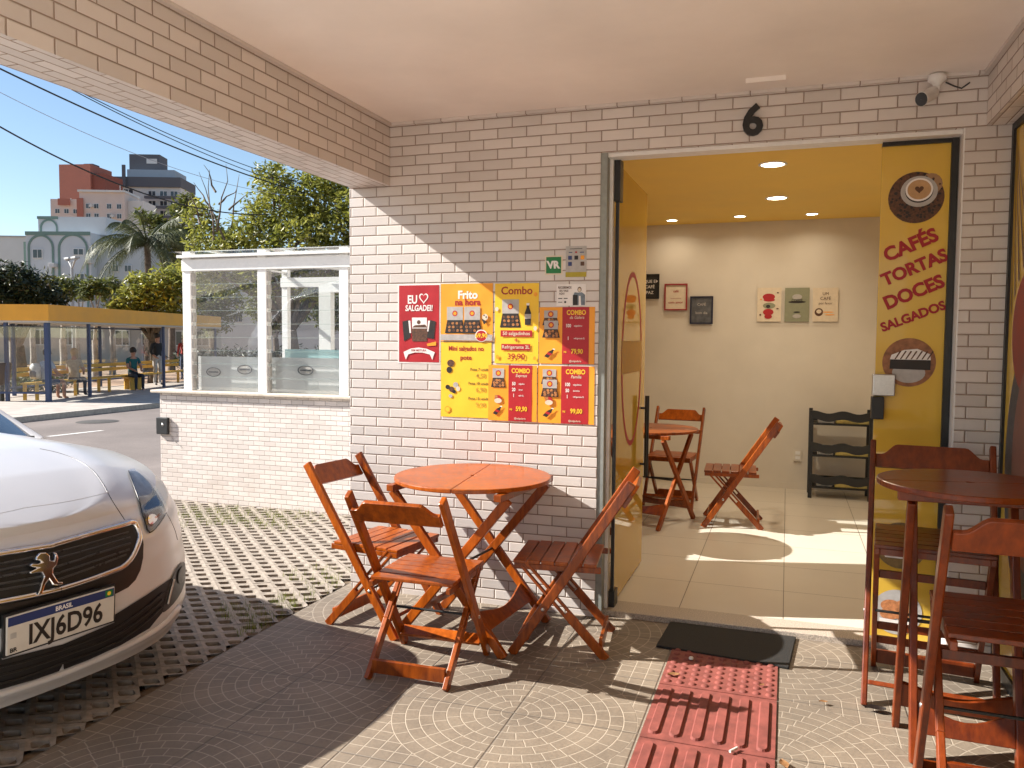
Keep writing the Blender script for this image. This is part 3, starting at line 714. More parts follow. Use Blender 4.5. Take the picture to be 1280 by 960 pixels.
combo('red and orange COMBO FAMILIA poster, price 99,00, lowest at the right', 672.5, 457, 742.5, 531, 'Família', ((.32, '100', 'salgadinhos'), (.425, '50', 'docinhos'), (.53, '1', 'refrigerante 2L')), '99,00', True)

PV = Poster('small green square sticker with white letters above the posters', 683, 321.5, 701.5, 341.5, M_PGRN, name='sticker', border=M_CREAM)
PV.t('VR', .5, .5, .62, M_WHT, .05, shear=-.1)
PC = Poster('small grey card-brand sheet with a yellow footer beside the green sticker', 707.5, 308, 733, 346, M_PGREY, name='notice')
PC.shapes([('r', 0, .84, 1, 1, simple('print_olive', (.42, .34, .02), .5))] + [('r', .12+.3*i, .34+.2*j-.03, .30+.3*i, .44+.2*j-.0, [M_PBLUE, M_PBLK, M_ORA, M_PBLUE, M_PGREY, M_PBRN][i+3*j-0] if j < 2 else M_PBLK) for i in range(3) for j in range(2)] + [('e', .5, .2, .006, .005, M_RED), ('r', .15, .19, .32, .22, M_PBLUE), ('r', .68, .19, .88, .22, M_PBLUE), ('r', .2, .08, .8, .10, M_PBLK)], 'card_marks')
PR = Poster('white notice with a seated figure photo, directly above the topmost red combo', 696, 355.5, 732.5, 382, M_WHT, name='notice')
PR.t('RECEBEMOS', .28, .16, .15, M_PBRN, .02, sx=.8); PR.t('SEU VALE', .25, .31, .13, M_PBRN, .02, sx=.8); PR.t('AQUI', .18, .44, .13, M_PBRN, .02, sx=.8)
PR.shapes([('r', .06, .64, .2, .68, M_PBLK), ('r', .25, .64, .38, .68, M_PBLK), ('r', .06, .82, .2, .85, M_PBLK), ('e', .3, .83, .006, .006, M_PBLK), ('p', [(.56, .55), (.62, .38), (.74, .4), (.86, .38), (.97, .5), (.97, .98), (.58, .98)], simple('print_slate', (.16, .20, .24), .5, var=.3)), ('p', [(.56, .5), (.72, .5), (.72, .98), (.56, .98)], M_PBLK), ('p', [(.76, .55), (.82, .55), (.84, .98), (.76, .98)], M_WHT), ('e', .78, .25, .011, .014, M_PBRN), ('e', .78, .27, .008, .010, M_CREAM)], 'photo')

# ------------------------------------------------------------------ furniture
def rail_profile(w, h):
    """raised centre with scooped shoulders"""
    a = w/2; P = [(-a, 0), (a, 0), (a, h*.56)]
    for k in range(7): t = k/6; P.append((a*.90-a*.30*t, h*(0.56 + .44*(1-math.cos(t*PI))/2)))
    for k in range(7): t = 1-k/6; P.append((-a*.90+a*.30*t, h*(0.56 + .44*(1-math.cos(t*PI))/2)))
    P.append((-a, h*.56)); return P
def folding_chair(name, label, wood_m, seat_z, top_z, w=.455, d=.45, group=None, tall=False):
    """origin on the floor below the seat, facing +y"""
    t = thing(name, label, 'chair', group=group)
    xf = w/2-.012; yf = d/2; yb = -d/2-(.11 if not tall else .02)
    def sy(z): return yf + (yb-yf)*z/top_z                       # stile line
    for s in (-1, 1):
        mb = MB(); mb.bar((s*xf, sy(0)+.0, .0), (s*xf, sy(top_z), top_z), .024, .046, up=(0, 1, .3)); mb.build('stile', wood_m, t, bevel=.005)
        xl = xf-.030; ya, za = yf-.05, seat_z-.02; yr, zr = -d/2, 0.
        mb = MB(); k = .52; my, mz = ya+(yr-ya)*k, za+(zr-za)*k
        mb.bar((s*xl, my, mz), (s*xl, yr, zr), .022, .042, up=(0, 1, .3))
        dirv = Vector((0, yr-ya, zr-za)).normalized(); nrm = Vector((0, -dirv.z, dirv.y))*.0145
        for q in (-1, 1): mb.bar(Vector((s*xl, ya, za))+nrm*q, Vector((s*xl, my, mz))+nrm*q, .022, .013, up=(0, 1, .3))
        mb.build('leg', wood_m, t, bevel=.003)
    ys0, ys1 = yf+.005, -d/2+.05
    mb = MB(); n = 6; tl = seat_z+.0
    for i in range(n):                                           # slats run across the seat
        a = ys1+(ys0-ys1)*i/n; b = ys1+(ys0-ys1)*(i+1)/n-.006
        mb.box((-xf+.020, a, tl-.018), (xf-.020, b, tl-.002*(i in (0, n-1))))
    st = mb.build('seat', wood_m, t, bevel=.003)
    mb = MB()
    for s in (-1, 1): mb.box((s*(xf-.022), ys1-.02, tl-.046), (s*(xf-.042), ys0-.01, tl-.0185))
    mb.box((-xf+.042, ys0-.035, tl-.046), (xf-.042, ys0-.012, tl-.0185))
    mb.build('seat_rail', wood_m, t, bevel=.003)
    for s in (-1, 1):
        zc_ = (seat_z-.02)*.53; MB().lathe([(.0005, .004), (.007, .0035), (.009, 0)], 10, M_STEEL, Matrix.Translation((s*(xf+.0125), sy(zc_), zc_)) @ Matrix.Rotation(s*PI/2, 4, 'Y')).build('bolt', None, t)
    hr = .112; zb = top_z-hr-.004
    mb = MB(); tilt = math.atan2(yb-yf, top_z); M = Matrix.Translation((0, sy(zb+hr/2), zb)) @ Matrix.Rotation(-tilt, 4, 'X') @ Matrix(((1, 0, 0, 0), (0, 0, 1, -.011), (0, 1, 0, 0), (0, 0, 0, 1)))
    mb.prism(rail_profile(2*xf-.024, hr), 0, .020, M=M); mb.build('backrest', wood_m, t, bevel=.003)
    mb = MB(); zz = .085; mb.bar((-xf+.012, sy(zz), zz), (xf-.012, sy(zz), zz), .058, .018, up=(0, -tilt*-1, 1)); mb.build('stretcher', wood_m, t, bevel=.003)
    mb = MB(); mb.bar((-xl+.011, yr+.028, .055), (xl-.011, yr+.028, .055), .018, .062); mb.build('foot_board', wood_m, t, bevel=.003)
    mb = MB(); mb.tube([(-xl, sy(seat_z*.52), seat_z*.52), (xl, sy(seat_z*.52), seat_z*.52)], .006, 8); mb.build('rod', M_BLACK, t)
    if tall:
        for zz in (.16, .24, .52):
            yy = yf-.05+(yr-yf+.05)*(1-zz/seat_z); MB().bar((-xl+.011, yy, zz), (xl-.011, yy, zz), .016, .034).build('footrest', wood_m, t, bevel=.003)
    return t
def round_table(name, label, wood_m, h, r, ux, uy, group=None, board=True):
    """round top in two halves over X-crossed legs; legs swing in the local x direction"""
    t = thing(name, label, 'table', group=group)
    mb = MB(); th = .022
    for sgn in (0, 1):
        a0 = R(-77)+sgn*PI; seg = 40
        P = [(r*math.cos(a0+PI*k/seg), r*math.sin(a0+PI*k/seg)) for k in range(seg+1)]
        hole = [(.012*math.cos(a0+PI-PI*k/8), .012*math.sin(a0+PI-PI*k/8)) for k in range(9)]
        nv = Vector((math.cos(a0+PI/2), math.sin(a0+PI/2)))*.0007
        P = [(x+nv.x, y+nv.y) for x, y in P+hole]
        mb.prism(P, h-th, h)
    mb.build('tabletop', wood_m, t, bevel=.005)
    for s in (-1, 1): MB().box((s*ux*.95-.02, -r*.80, h-th-.034), (s*ux*.95+.02, r*.80, h-th-.0005)).build('batten', wood_m, t, bevel=.003)
    z1 = h-th-.036
    for s in (-1, 1):
        ye = uy if s < 0 else uy-.034
        for q in (-1, 1):
            mb = MB(); mb.bar((s*ux, q*ye, z1), (-s*ux, q*ye, 0.), .024, .048, up=(0, 1, 0)) if False else mb.bar((s*ux, q*ye, z1), (-s*ux, q*ye, 0.), .026, .046, up=(1, 0, .3))
            mb.build('leg', wood_m, t, bevel=.004)
        # foot board with an arched upper edge linking this pair of legs
        zb = .15; xb = s*ux + (-2*s*ux)*(1-zb/z1)
        P = [(-ye+.012, -.055), (ye-.012, -.055), (ye-.012, .055)] + [((ye-.03)*(1-2*k/8), .055-.050*math.sin(PI*k/8)) for k in range(1, 8)] + [(-ye+.012, .055)]
        ang = math.atan2(2*ux*s, z1)
        M = Matrix.Translation((xb, 0, zb)) @ Matrix.Rotation(ang, 4, 'Y') @ Matrix(((0, 0, 1, -.009), (1, 0, 0, 0), (0, 1, 0, 0), (0, 0, 0, 1)))
        mb = MB(); mb.prism(P, 0, .018, M=M); mb.build('foot_board', wood_m, t, bevel=.003)
    mb = MB(); mb.tube([(0, -uy, z1/2), (0, uy, z1/2)], .007, 8); mb.build('pivot_rod', M_BLACK, t)
    return t
GC = 'low folding chairs around the outdoor table'
c0 = folding_chair('folding_chair', 'folding chair with its back to the camera, nearest at the sunny round table', M_WOOD, .452, .845, group=GC)
c0.location = (.925, -.905, 0); c0.rotation_euler = (0, 0, R(1))
dup(c0, (.455, -.435, 0), R(-98), 'folding chair at the left side of the sunny round table, beside the wall corner')
dup(c0, (1.440, -.395, 0), R(97), 'folding chair seen side-on at the right of the sunny round table, by the door jamb')
t0 = round_table('round_table', 'low round folding table in the sun against the brick wall', M_WOOD, .805, .40, .31, .27)
t0.location = (.95, -.405, 0); t0.rotation_euler = (0, 0, R(-6))
t1 = dup(t0, (1.42, 2.33, ZF), R(72), 'round folding table inside the shop, half hidden by the door leaf')
t1.scale = (.95, .95, .95)
dup(c0, (2.07, 2.48, ZF), R(93), 'folding chair seen side-on inside the shop, right of the indoor table', 'chairs inside the shop')
dup(c0, (1.50, 3.12, ZF), R(176), 'folding chair inside the shop facing out from behind the indoor table', 'chairs inside the shop')
t3 = dup(t0, (.98, 1.42, ZF), R(10), 'round folding table inside the shop behind the poster wall')
b0 = folding_chair('bar_chair', 'tall bar chair in front of the yellow panel, behind the bar table', M_WOODD, .68, 1.045, w=.50, d=.48, tall=True, group='tall bar chairs')
b0.location = (3.055, -.445, 0); b0.rotation_euler = (0, 0, R(174))
dup(b0, (3.135, -1.50, 0), R(-2), 'tall bar chair with its back to the camera at the right edge')
bt = round_table('bar_table', 'tall dark round bar table between the two bar chairs', M_WOODD, 1.0, .305, .145, .20)
bt.location = (3.09, -.955, 0); bt.rotation_euler = (0, 0, R(88))

# doormat
M_RUB = simple('doormat_rubber', (.014, .013, .012), .85, var=.5, scale=200, bump=.8)
mb = MB(); mb.add([], []); P = [(1.905, .035), (2.535, .030), (2.50, -.385), (1.885, -.325)]
mb.prism(P[::-1], .001, .014); tag(mb.build('doormat', M_RUB, bevel=.004), 'black rubber doormat lying before the doorway', 'doormat')
# litter
M_DRY = leafmat('dry_leaf', [(.20, .09, .03), (.38, .20, .08)], .2, .7, 9)
def leaf(px, py, L, rz, lab, name='dry_leaf', m=M_DRY):
    p = onZ(px, py, .008); mb = MB()
    rows = [[(L*(t-.5), s*L*.28*math.sin(PI*min(.98, max(.02, t)))**.8, .006+abs(s)*.25*L*.4+.02*L*math.sin(t*7)) for s in (-1, 0, 1)] for t in [k/6 for k in range(7)]]
    mb.grid(rows); tag(mb.build(name, m, loc=p, rot=(0, 0, rz)), lab, 'leaf')
leaf(842, 845, .055, .4, 'curled dry leaf on the red dotted tile at the left'); leaf(980, 958, .06, 1.9, 'orange-brown dry leaf beside the red ribbed tiles at the bottom')
leaf(952, 858, .03, .9, 'tiny dark dry leaf on the right edge of the dotted tile'); leaf(1029, 879, .035, .2, 'small dark leaf on the fan tiles right of the red strip'); leaf(1094, 888, .08, .1, 'black curled leaf at the foot of the bar chair', m=M_PBLK)
M_BUTT = simple('cigarette_paper', (.72, .68, .62), .7)
MB().tube([(-.022, 0, 0), (.022, 0, 0)], .005, 8)
tag(MB().tube([(-.022, 0, 0), (.022, 0, 0)], .005, 8).build('cigarette_butt', M_BUTT, loc=onZ(917, 937, .017), rot=(0, 0, 1.0)), 'white cigarette butt on the red ribbed tile', 'litter')
tag(MB().lathe([(.0005, .010), (.008, .008), (.012, .002), (.010, -.004)], 10).build('white_pebble', M_BUTT, loc=onZ(864, 823, .014)), 'small white pebble on the dotted red tile below the mat', 'pebble')

# ------------------------------------------------------------------ inside the room
def in_frame(px0, py0, px1, py1, label, frame_m, base_m, name='picture', fw=.014, deco=None):
    a, b = onY(px0, py0, YB-.01), onY(px1, py1, YB-.01); w, h = b.x-a.x, a.z-b.z
    t = thing(name, label, 'picture', ((a.x+b.x)/2, YB-.0125, (a.z+b.z)/2))
    if frame_m:
        mb = MB(); mb.box((-w/2, -.018, h/2-fw), (w/2, -.001, h/2)); mb.box((-w/2, -.018, -h/2), (w/2, -.001, -h/2+fw)); mb.box((-w/2, -.018, -h/2+fw), (-w/2+fw, -.001, h/2-fw)); mb.box((w/2-fw, -.018, -h/2+fw), (w/2, -.001, h/2-fw))
        mb.build('frame', frame_m, t); MB().box((-w/2+fw, -.008, -h/2+fw), (w/2-fw, -.002, h/2-fw)).build('print', base_m, t)
    else: MB().box((-w/2, -.008, -h/2), (w/2, -.001, h/2)).build('print', base_m, t)
    if deco: deco(t, w, h)
    return t
def lines(txts, m, fs=.2, y=-.0095):
    def f(t, w, h):
        for v, s in txts: text(s, 0, (.5-v)*h, fs*h, m, t, y=y, bold=.01, ext=.0002)
    return f
M_NAVY = simple('navy_frame', (.012, .016, .045), .4, var=.1)
M_SLATE = simple('slate_print', (.10, .105, .12), .6, var=.4, scale=20)
in_frame(801, 343, 824, 373.5, 'black lettered picture, highest of the three framed ones', M_BLACK, M_BLACKP, deco=lines([(.3, 'FIQUE EM'), (.52, 'CAFÉ'), (.75, 'PAZ')], M_WHT, .17))
in_frame(831, 355, 859, 388, 'red framed pale picture, middle of the three framed ones', simple('red_frame', (.30, .02, .03), .4), M_CREAM, deco=lines([(.28, 'café'), (.5, '______'), (.7, 'com amor')], M_DKRED, .13))
in_frame(863, 370.5, 891, 405, 'dark blue framed slate picture, lowest of the three framed ones', M_NAVY, M_SLATE, deco=lines([(.3, 'CAFÉ'), (.6, 'bom dia')], M_PGREY, .13))
def blobs(L):
    def f(t, w, h):
        mb = MB()
        for k, (u, v, a, b, m_) in enumerate(L): mb.disc(((u-.5)*w, (.5-v)*h, .009+.0004*k), a*w, 18, m_, XZ, b*h)
        mb.build('drawing', None, t)
    return f
def cups(t, w, h):
    blobs([(.48, .27, .26, .10, M_RED), (.5, .36, .24, .05, M_RED), (.5, .53, .26, .09, M_PSAGE), (.46, .55, .09, .05, M_PBLK), (.47, .72, .22, .10, M_RED), (.47, .85, .16, .07, M_RED), (.16, .34, .04, .02, M_ORA), (.85, .15, .04, .02, M_PBRN), (.14, .8, .04, .03, M_PBRN), (.85, .62, .05, .02, M_PBRN)])(t, w, h)
def sage(t, w, h):
    blobs([(.5, .27, .20, .08, M_PGREY), (.5, .42, .36, .035, M_PBLK), (.5, .72, .14, .02, M_PBLK), (.5, .84, .17, .06, M_PGREY)])(t, w, h); text('COFFEE', 0, .13*h, .09*h, M_PBLK, t, y=-.012, bold=.01, ext=.0002)
def beans(t, w, h):
    blobs([(.25, .72, .17, .12, M_PBRN), (.25, .70, .10, .06, M_CREAM), (.62, .72, .22, .015, M_ORA), (.68, .80, .2, .015, M_ORA)])(t, w, h); text('UM', 0, .32*h, .12*h, M_PBRN, t, y=-.012, ext=.0002); text('CAFÉ', 0, .18*h, .13*h, M_PBRN, t, y=-.012, ext=.0002); text('por favor', 0, .04*h, .10*h, M_PBRN, t, y=-.012, ext=.0002)
in_frame(947, 360, 976, 402, 'pale print of stacked red cups, left of the frameless trio', None, M_CREAM, deco=cups)
in_frame(981.5, 360, 1011, 402, 'sage green coffee print in the middle of the frameless trio', None, M_PSAGE, deco=sage)
in_frame(1016.5, 360, 1047, 402, 'cream lettered coffee print, right of the frameless trio', None, M_CREAM, deco=beans)
p = onY(997, 569, YB-.012)
ou = thing('wall_outlet', 'white double wall outlet near the floor of the back wall', 'outlet', (p.x, YB-.012, p.z)); MB().box((-.04, -.01, -.06), (.04, 0, .06)).build('plate', M_INWALL, ou, bevel=.003)
mb = MB(); mb.box((-.022, -.013, .008), (.022, -.0102, .04)); mb.box((-.022, -.013, -.04), (.022, -.0102, -.008)); mb.build('socket', M_WHITEAL, ou)
sh = thing('shelf_rack', 'black three-tier shelf rack standing by the back wall', 'shelf', (2.95, 3.98, ZF))
sw, sd, shh = .52, .28, .83
for sx in (-1, 1):
    for sy in (-1, 1): MB().box((sx*sw/2-.017, sy*sd/2-.014, 0), (sx*sw/2+.017, sy*sd/2+.014, shh)).build('leg', M_BLACK, sh)
for z in (.10, .40, .70):
    b = MB().box((-sw/2+.012, -sd/2+.012, z-.008), (sw/2-.012, sd/2-.012, z+.008)).build('shelf', M_BLACK, sh)
    P = [(-sw/2, .045)] + [(-sw/2+sw*k/20, .118+.013*math.sin(k/20*4*PI+1.2)) for k in range(21)] + [(sw/2, .045)] 
    low = [(sw/2-sw*k/20, .040+.012*math.sin((20-k)/20*4*PI+1.2)) for k in range(21)]
    mb = MB(); mb.prism([P[i] for i in range(1, 22)] + low, 0, .012, M=Matrix.Translation((0, -sd/2-.0155, z)) @ XZ); mb.build('wavy_rail', M_BLACK, b)
    MB().box((-sw/2+.018, sd/2-.006, z+.009), (sw/2-.018, sd/2+.004, z+.075)).build('back_board', M_BLACK, b)
    mb = MB(); mb.box((-.20, -.10, z+.009), (-.06, .06, z+.06), M_PGREY); mb.box((-.04, -.11, z+.009), (.24, .08, z+.055), simple('yellow_carton', (.66, .52, .16), .6))
    mb.build('display_box', None, b, bevel=.003)
M_LAMP = simple('lamp_glow', (1, 1, 1), .4, var=0, emit=((1, .86, .62), 6.))
for i, (px, py, r) in enumerate(((966, 205, .075), (971, 247, .075), (840, 275, .05), (925, 270, .05), (1015, 267, .05))):
    p = onZ(px, py, ZC)
    d = ('round ceiling downlight nearest the doorway', 'round ceiling downlight behind the nearest one', 'leftmost small downlight along the back wall', 'middle small downlight along the back wall', 'rightmost small downlight along the back wall')[i]
    dl = thing('downlight', d, 'lamp', (p.x, p.y, ZC), group='ceiling downlights')
    MB().lathe([(r*1.25, 0), (r*1.25, -.006), (r*1.02, -.008), (r, -.004)], 28, M_WHITEAL).build('trim', None, dl)
    MB().disc((0, 0, -.005), r, 24, M_LAMP).build('lamp_glow', None, dl)
    L = bpy.data.lights.new('downlight_lamp', 'AREA'); L.shape = 'DISK'; L.size = r*1.6; L.energy = 4.6 if r > .06 else .6; L.color = (1, .84, .62); L.spread = R(150)
    lo = bpy.data.objects.new('downlight_lamp', L); COL.objects.link(lo); lo.parent = dl; lo.location = (0, 0, -.02)

# ------------------------------------------------------------------ low wall and glass enclosure
lw = thing('low_wall', 'low white brick wall carrying the glass enclosure beside the driveway', 'wall', (0, 0, 0))
MB().box((-3.02, 1.75, -.15), (-.0, 1.93, .985)).build('brickwork', M_BRLOW, lw)
MB().box((-3.10, 1.715, .985), (-.0, 1.96, 1.012)).build('coping', simple('cream_coping', (.60, .53, .44), .6, var=.15), lw, bevel=.006)
ic = onY(205, 532, 1.75)
it = thing('intercom', 'small black intercom box on the left end of the low wall', 'intercom', (ic.x, 1.75, ic.z))
MB().box((-.065, -.03, -.078), (.065, 0, .078)).build('casing', M_BLACKP, it, bevel=.006)
MB().lathe([(.0005, .004), (.012, .003), (.013, 0)], 14, M=Matrix.Translation((.012, -.03, .012)) @ XZ).build('button', M_STEEL, it)
MB().tube([(.06, -.005, -.06), (.12, -.004, -.14), (.20, -.004, -.19)], .003, 5).build('cable', M_PGREY, it)
en = thing('glass_enclosure', 'white framed glass enclosure with louvred panes on the low wall', 'glass enclosure', (0, 0, 0))
ztop = 2.235; EY0, EY1 = 1.79, 3.3
xs = [-2.735, -1.925, -1.105, -.03]
for k, x in enumerate(xs):
    MB().box((x-.045, EY0, 1.012), (x+.045, EY0+.07, ztop+.03)).build('post', M_WHITEAL, en, bevel=.004)
    MB().box((x-.035, EY1, -.1), (x+.035, EY1+.06, ztop)).build('post', M_WHITEAL, en)
mb = MB(); mb.box((-2.78, EY0-.01, 2.10), (-.0, EY0+.08, 2.20)); mb.box((-2.80, EY0-.05, 2.215), (.0, EY0+.12, 2.24)); mb.box((-2.78, EY1-.01, 2.05), (.0, EY1+.07, 2.15))
for x in xs[:3]: mb.box((x-.03, EY0+.08, 2.20), (x+.03, EY1+.06, 2.2145))
mb.build('top_rail', M_WHITEAL, en)
MB().add([(-2.85, EY0-.10, 2.265), (.0, EY0-.10, 2.265), (.0, EY1+.2, 2.245), (-2.85, EY1+.2, 2.245)], [(0, 1, 2, 3)]).build('roof_glass', glassy('roof_glass', (.90, .93, .92), film=(.62, .66, .65), filmw=.10), en)
for a, b in ((xs[0]+.045, xs[1]-.045), (xs[1]+.045, xs[2]-.045), (xs[2]+.045, xs[3]-.045)):
    mb = MB(); n = 9; dz = (2.10-1.02)/n
    for i in range(n):
        z = 1.02+dz*i; mb.bar((a, EY0+.035, z+dz/2), (b, EY0+.035, z+dz/2), dz*1.02, .004, up=(0, -1, -.12))
    mb.build('louvre', M_LOUVRE, en)
    mb = MB()
    for i in range(1, n): mb.box((a, EY0+.026, 1.02+dz*i-.0015), (b, EY0+.032, 1.02+dz*i+.0015))
    mb.build('louvre_edge', glassy('louvre_edge', (.85, .92, .90), film=(.66, .72, .70), filmw=.35), en)
    mb = MB()
    for i in range(n): mb.box((a-.002, EY0+.01, 1.04+dz*i), (a+.014, EY0+.06, 1.04+dz*i+dz*.7))
    mb.build('louvre_clip', M_PGREY, en)
mb = MB(); mb.add([(-2.70, EY0+.10, 1.0), (-1.93, EY0+.10, 1.0), (-1.93, EY0+.10, 1.325), (-2.70, EY0+.10, 1.325)], [(0, 1, 2, 3)]); mb.add([(-1.9, EY0+.10, 1.0), (-.05, EY0+.10, 1.0), (-.05, EY0+.10, 1.325), (-1.9, EY0+.10, 1.325)], [(0, 1, 2, 3)])
mb.build('frosted_film', M_FROST, en)
MB().add([(-1.76, EY0+.101, 1.3255), (-.05, EY0+.101, 1.3255), (-.05, EY0+.101, 1.40), (-1.76, EY0+.101, 1.40)], [(0, 1, 2, 3)]).build('aqua_band', M_AQUA, en)
for px, py in ((267, 465), (306, 462), (382, 463)):
    p = onY(px, py, EY0+.094); mb = MB(); M = Matrix.Translation((p.x, EY0+.094, p.z)) @ XZ
    mb.disc((0, 0, 0), .078, 28, M_PGREY, M, .040); mb.grid([[(q*.082*math.cos(a), q*.043*math.sin(a), .002) for q in (1, .86)] for a in [2*PI*k/32 for k in range(33)]], M_SLATE, M, smooth=False)
    mb.box((-.055, -.006, .0015), (.055, .006, .0025), M_SLATE, M); mb.build('oval_logo', None, en)
mb = MB(); mb.box((-1.83, 2.55, 1.0), (-1.70, 2.62, 2.02)); mb.box((-1.70, 2.55, 1.94), (-.10, 2.62, 2.02)); mb.box((-.18, 2.55, 1.0), (-.10, 2.62, 1.94)); mb.box((-1.12, 2.57, 1.0), (-1.08, 2.60, 1.94))
mb.build('inner_frame', M_WHITEAL, en)
MB().lathe([(.0005, .03), (.02, .028), (.026, .01), (.026, 0)], 12, M=Matrix.Translation((onY(333, 487, EY0+.09).x, EY0+.085, 1.012))).build('fastener', M_BLACKP, en)
# ------------------------------------------------------------------ the parked car
M_PAINT = simple('silver_white_paint', (.60, .60, .615), .30, var=0, metal=.15, coat=.5); M_PAINT.node_tree.nodes['Principled BSDF'].inputs['Coat Roughness'].default_value = .2
M_TRIM = simple('car_black_trim', (.013, .013, .014), .35, var=.15)
M_GRILL = simple('grille_black', (.006, .006, .007), .5, var=.2)
M_TYRE = simple('tyre_rubber', (.018, .018, .018), .8, var=.2)
M_CARGLASS = simple('dark_car_glass', (.015, .022, .028), .04, var=0, spec=.8, coat=1.)
M_LENS = simple('headlight_reflector', (.22, .25, .30), .45, metal=.3, var=.35, scale=18)
M_LENSD = simple('headlight_dark', (.05, .06, .075), .12, metal=.5, var=.4, scale=30, coat=1.)
M_CLEAR = glassy('headlight_cover', (.93, .95, .97), base=.07)
M_PLATE = simple('plate_white', (.62, .58, .52), .45, var=.04)
M_PLBLUE = simple('plate_blue', (.015, .03, .13), .4, var=.05)
CW, CD, CN, CLN = .90, .80, 2.6, 4.28
INS = [(0, .055), (.1, .02), (.2, .0), (.45, .0), (.62, .012), (.78, .03), (.9, .065), (1, .12)]
def tab(T, v, sm=True):
    if v <= T[0][0]: return T[0][1]
    for (a, b), (c, d) in zip(T, T[1:]):
        if v <= c:
            k = (v-a)/(c-a); k = k*k*(3-2*k) if sm else k; return b+(d-b)*k
    return T[-1][1]
ZSH = [(-4.28, .98), (-3.2, 1.0), (-1.45, .945), (-.8, .925), (-.4, .86), (-.15, .80), (0, .765)]
def zs(x): return tab(ZSH, max(-4.28, min(0, x)), False)
def cplan(t):
    th = t*PI/2; c, s_ = max(0, math.cos(th)), math.sin(th); y = CW*s_**(2/CN); x = -CD*(1-c**(2/CN))
    nx, ny = ((x+CD)/CD)**(CN-1)/CD, (y/CW)**(CN-1)/CW; l = math.hypot(nx, ny); return x, y, nx/l, ny/l
RING = [cplan(k/44) for k in range(45)] + [(-CD-(CLN-2*CD)*k/40, CW, 0., 1.) for k in range(1, 40)] + [(-CLN-x, y, -nx, ny) for x, y, nx, ny in [cplan(k/30) for k in range(30, -1, -1)]]
def band(rp, v, off=0.):
    x, y, nx, ny = rp; i = tab(INS, v)-off; z = .17+(zs(x)-.17)*v
    return (x-nx*i, y-ny*i, z)
ARCH = ((-.86, .33), (-3.46, .33))
def make_car():
    car = thing('parked_car', 'silver white hatchback parked nose-in at the left with plate IXJ6D96', 'car', (-.076, -1.964, 0), R(-10))
    Mw = Matrix.Translation((-.076, -1.964, 0)) @ Matrix.Rotation(R(-10), 4, 'Z'); Mi = Mw.inverted()
    NV = 40; vs = [k/NV for k in range(NV+1)]
    mb = MB()
    for sg in (1, -1):
        rows = [[(p[0], sg*p[1], p[2]) for p in [band(rp, v) for v in vs]] for rp in RING]
        n = NV+1; V = [p for r in rows for p in r]; F = []
        for i in range(len(rows)-1):
            for k in range(NV):
                q = (i*n+k, i*n+k+1, (i+1)*n+k+1, (i+1)*n+k)
                c = [sum(V[a][e] for a in q)/4 for e in range(3)]
                if abs(c[1]) > .7 and any(math.hypot(c[0]-ax, c[2]-az) < .355 for ax, az in ARCH): continue
                F.append(q if sg > 0 else q[::-1])
        mb.add(V, F, M_PAINT, smooth=True)
    # hood, wings and rear deck: cross lines between matching shoulder points, crowned
    def deck(sel):
        rows = []
        for rp in sel:
            L = band(rp, 1.); cr = .085*(1-math.exp(L[0]/.22)) if L[0] > -2 else .04
            row = []
            for k in range(41):
                u = -1+k/20; a = abs(u)
                z = L[2] + cr*(1-a**3.2) + .010*math.exp(-((a-.62)/.10)**2)*min(1, -L[0]/.3)
                row.append((L[0], L[1]*u, z))
            rows.append(row)
        return rows
    front = [rp for rp in RING if band(rp, 1.)[0] > -1.45]; mb.grid(deck(front), M_PAINT, smooth=True)
    rear = [rp for rp in RING if band(rp, 1.)[0] < -3.4]; mb.grid(deck(rear), M_PAINT, smooth=True)
    body = mb.build('body', None, car)
    # greenhouse
    def ring_pts(tabl): return [(x, y, z) for x, y, z in tabl]
    base = [(-1.14, .0, 1.02), (-1.22, .40, 1.005), (-1.40, .735, .958), (-2.3, .80, .985), (-3.3, .79, 1.0), (-3.9, .62, 1.0), (-4.0, .0, 1.01)]
    top = [(-2.05, .0, 1.425), (-2.06, .32, 1.415), (-2.15, .55, 1.375), (-2.5, .575, 1.41), (-3.2, .56, 1.40), (-3.55, .46, 1.35), (-3.6, .0, 1.37)]
    for nm, i0, i1, mt in (('windscreen', 0, 2, M_CARGLASS), ('side_window', 2, 4, M_CARGLASS), ('rear_window', 4, 6, M_CARGLASS)):
        for_sides = ((1, -1),) if nm != 'side_window' else ((1,), (-1,))
        for grp in for_sides:
            mb = MB()
            for sg in grp: mb.grid([[(p[0], sg*p[1], p[2]) for p in base[i0:i1+1]], [(p[0], sg*p[1], p[2]) for p in top[i0:i1+1]]], smooth=True)
            mb.build(nm, mt, car)
    mb = MB(); mb.grid([[(p[0], s_*p[1], p[2]+(.03 if s_*s_ < .5 else 0)) for p in top] for s_ in (-1, -.5, 0, .5, 1)], M_PAINT, smooth=True)
    for sg in (1, -1):
        mb.tube([(-1.37, sg*.752, .938), (-1.70, sg*.695, 1.085), (-2.13, sg*.56, 1.375), (-2.5, sg*.585, 1.42), (-3.2, sg*.57, 1.405), (-3.55, sg*.50, 1.33), (-3.86, sg*.66, 1.0)], .026, 8, M_PAINT)
        mb.tube([(-2.45, sg*.81, .985), (-2.5, sg*.585, 1.41)], .03, 8, M_TRIM)
    mb.build('roof', None, car)
    mb = MB()
    for sg in (1, -1): mb.add([(-1.39, sg*.75, .965), (-1.74, sg*.77, .975), (-1.74, sg*.675, 1.09)], [(0, 1, 2)], M_TRIM); mb.bar((-1.16, sg*.1, 1.018), (-1.38, sg*.70, .968), .05, .012, M_TRIM)
    mb.build('scuttle_trim', None, car)
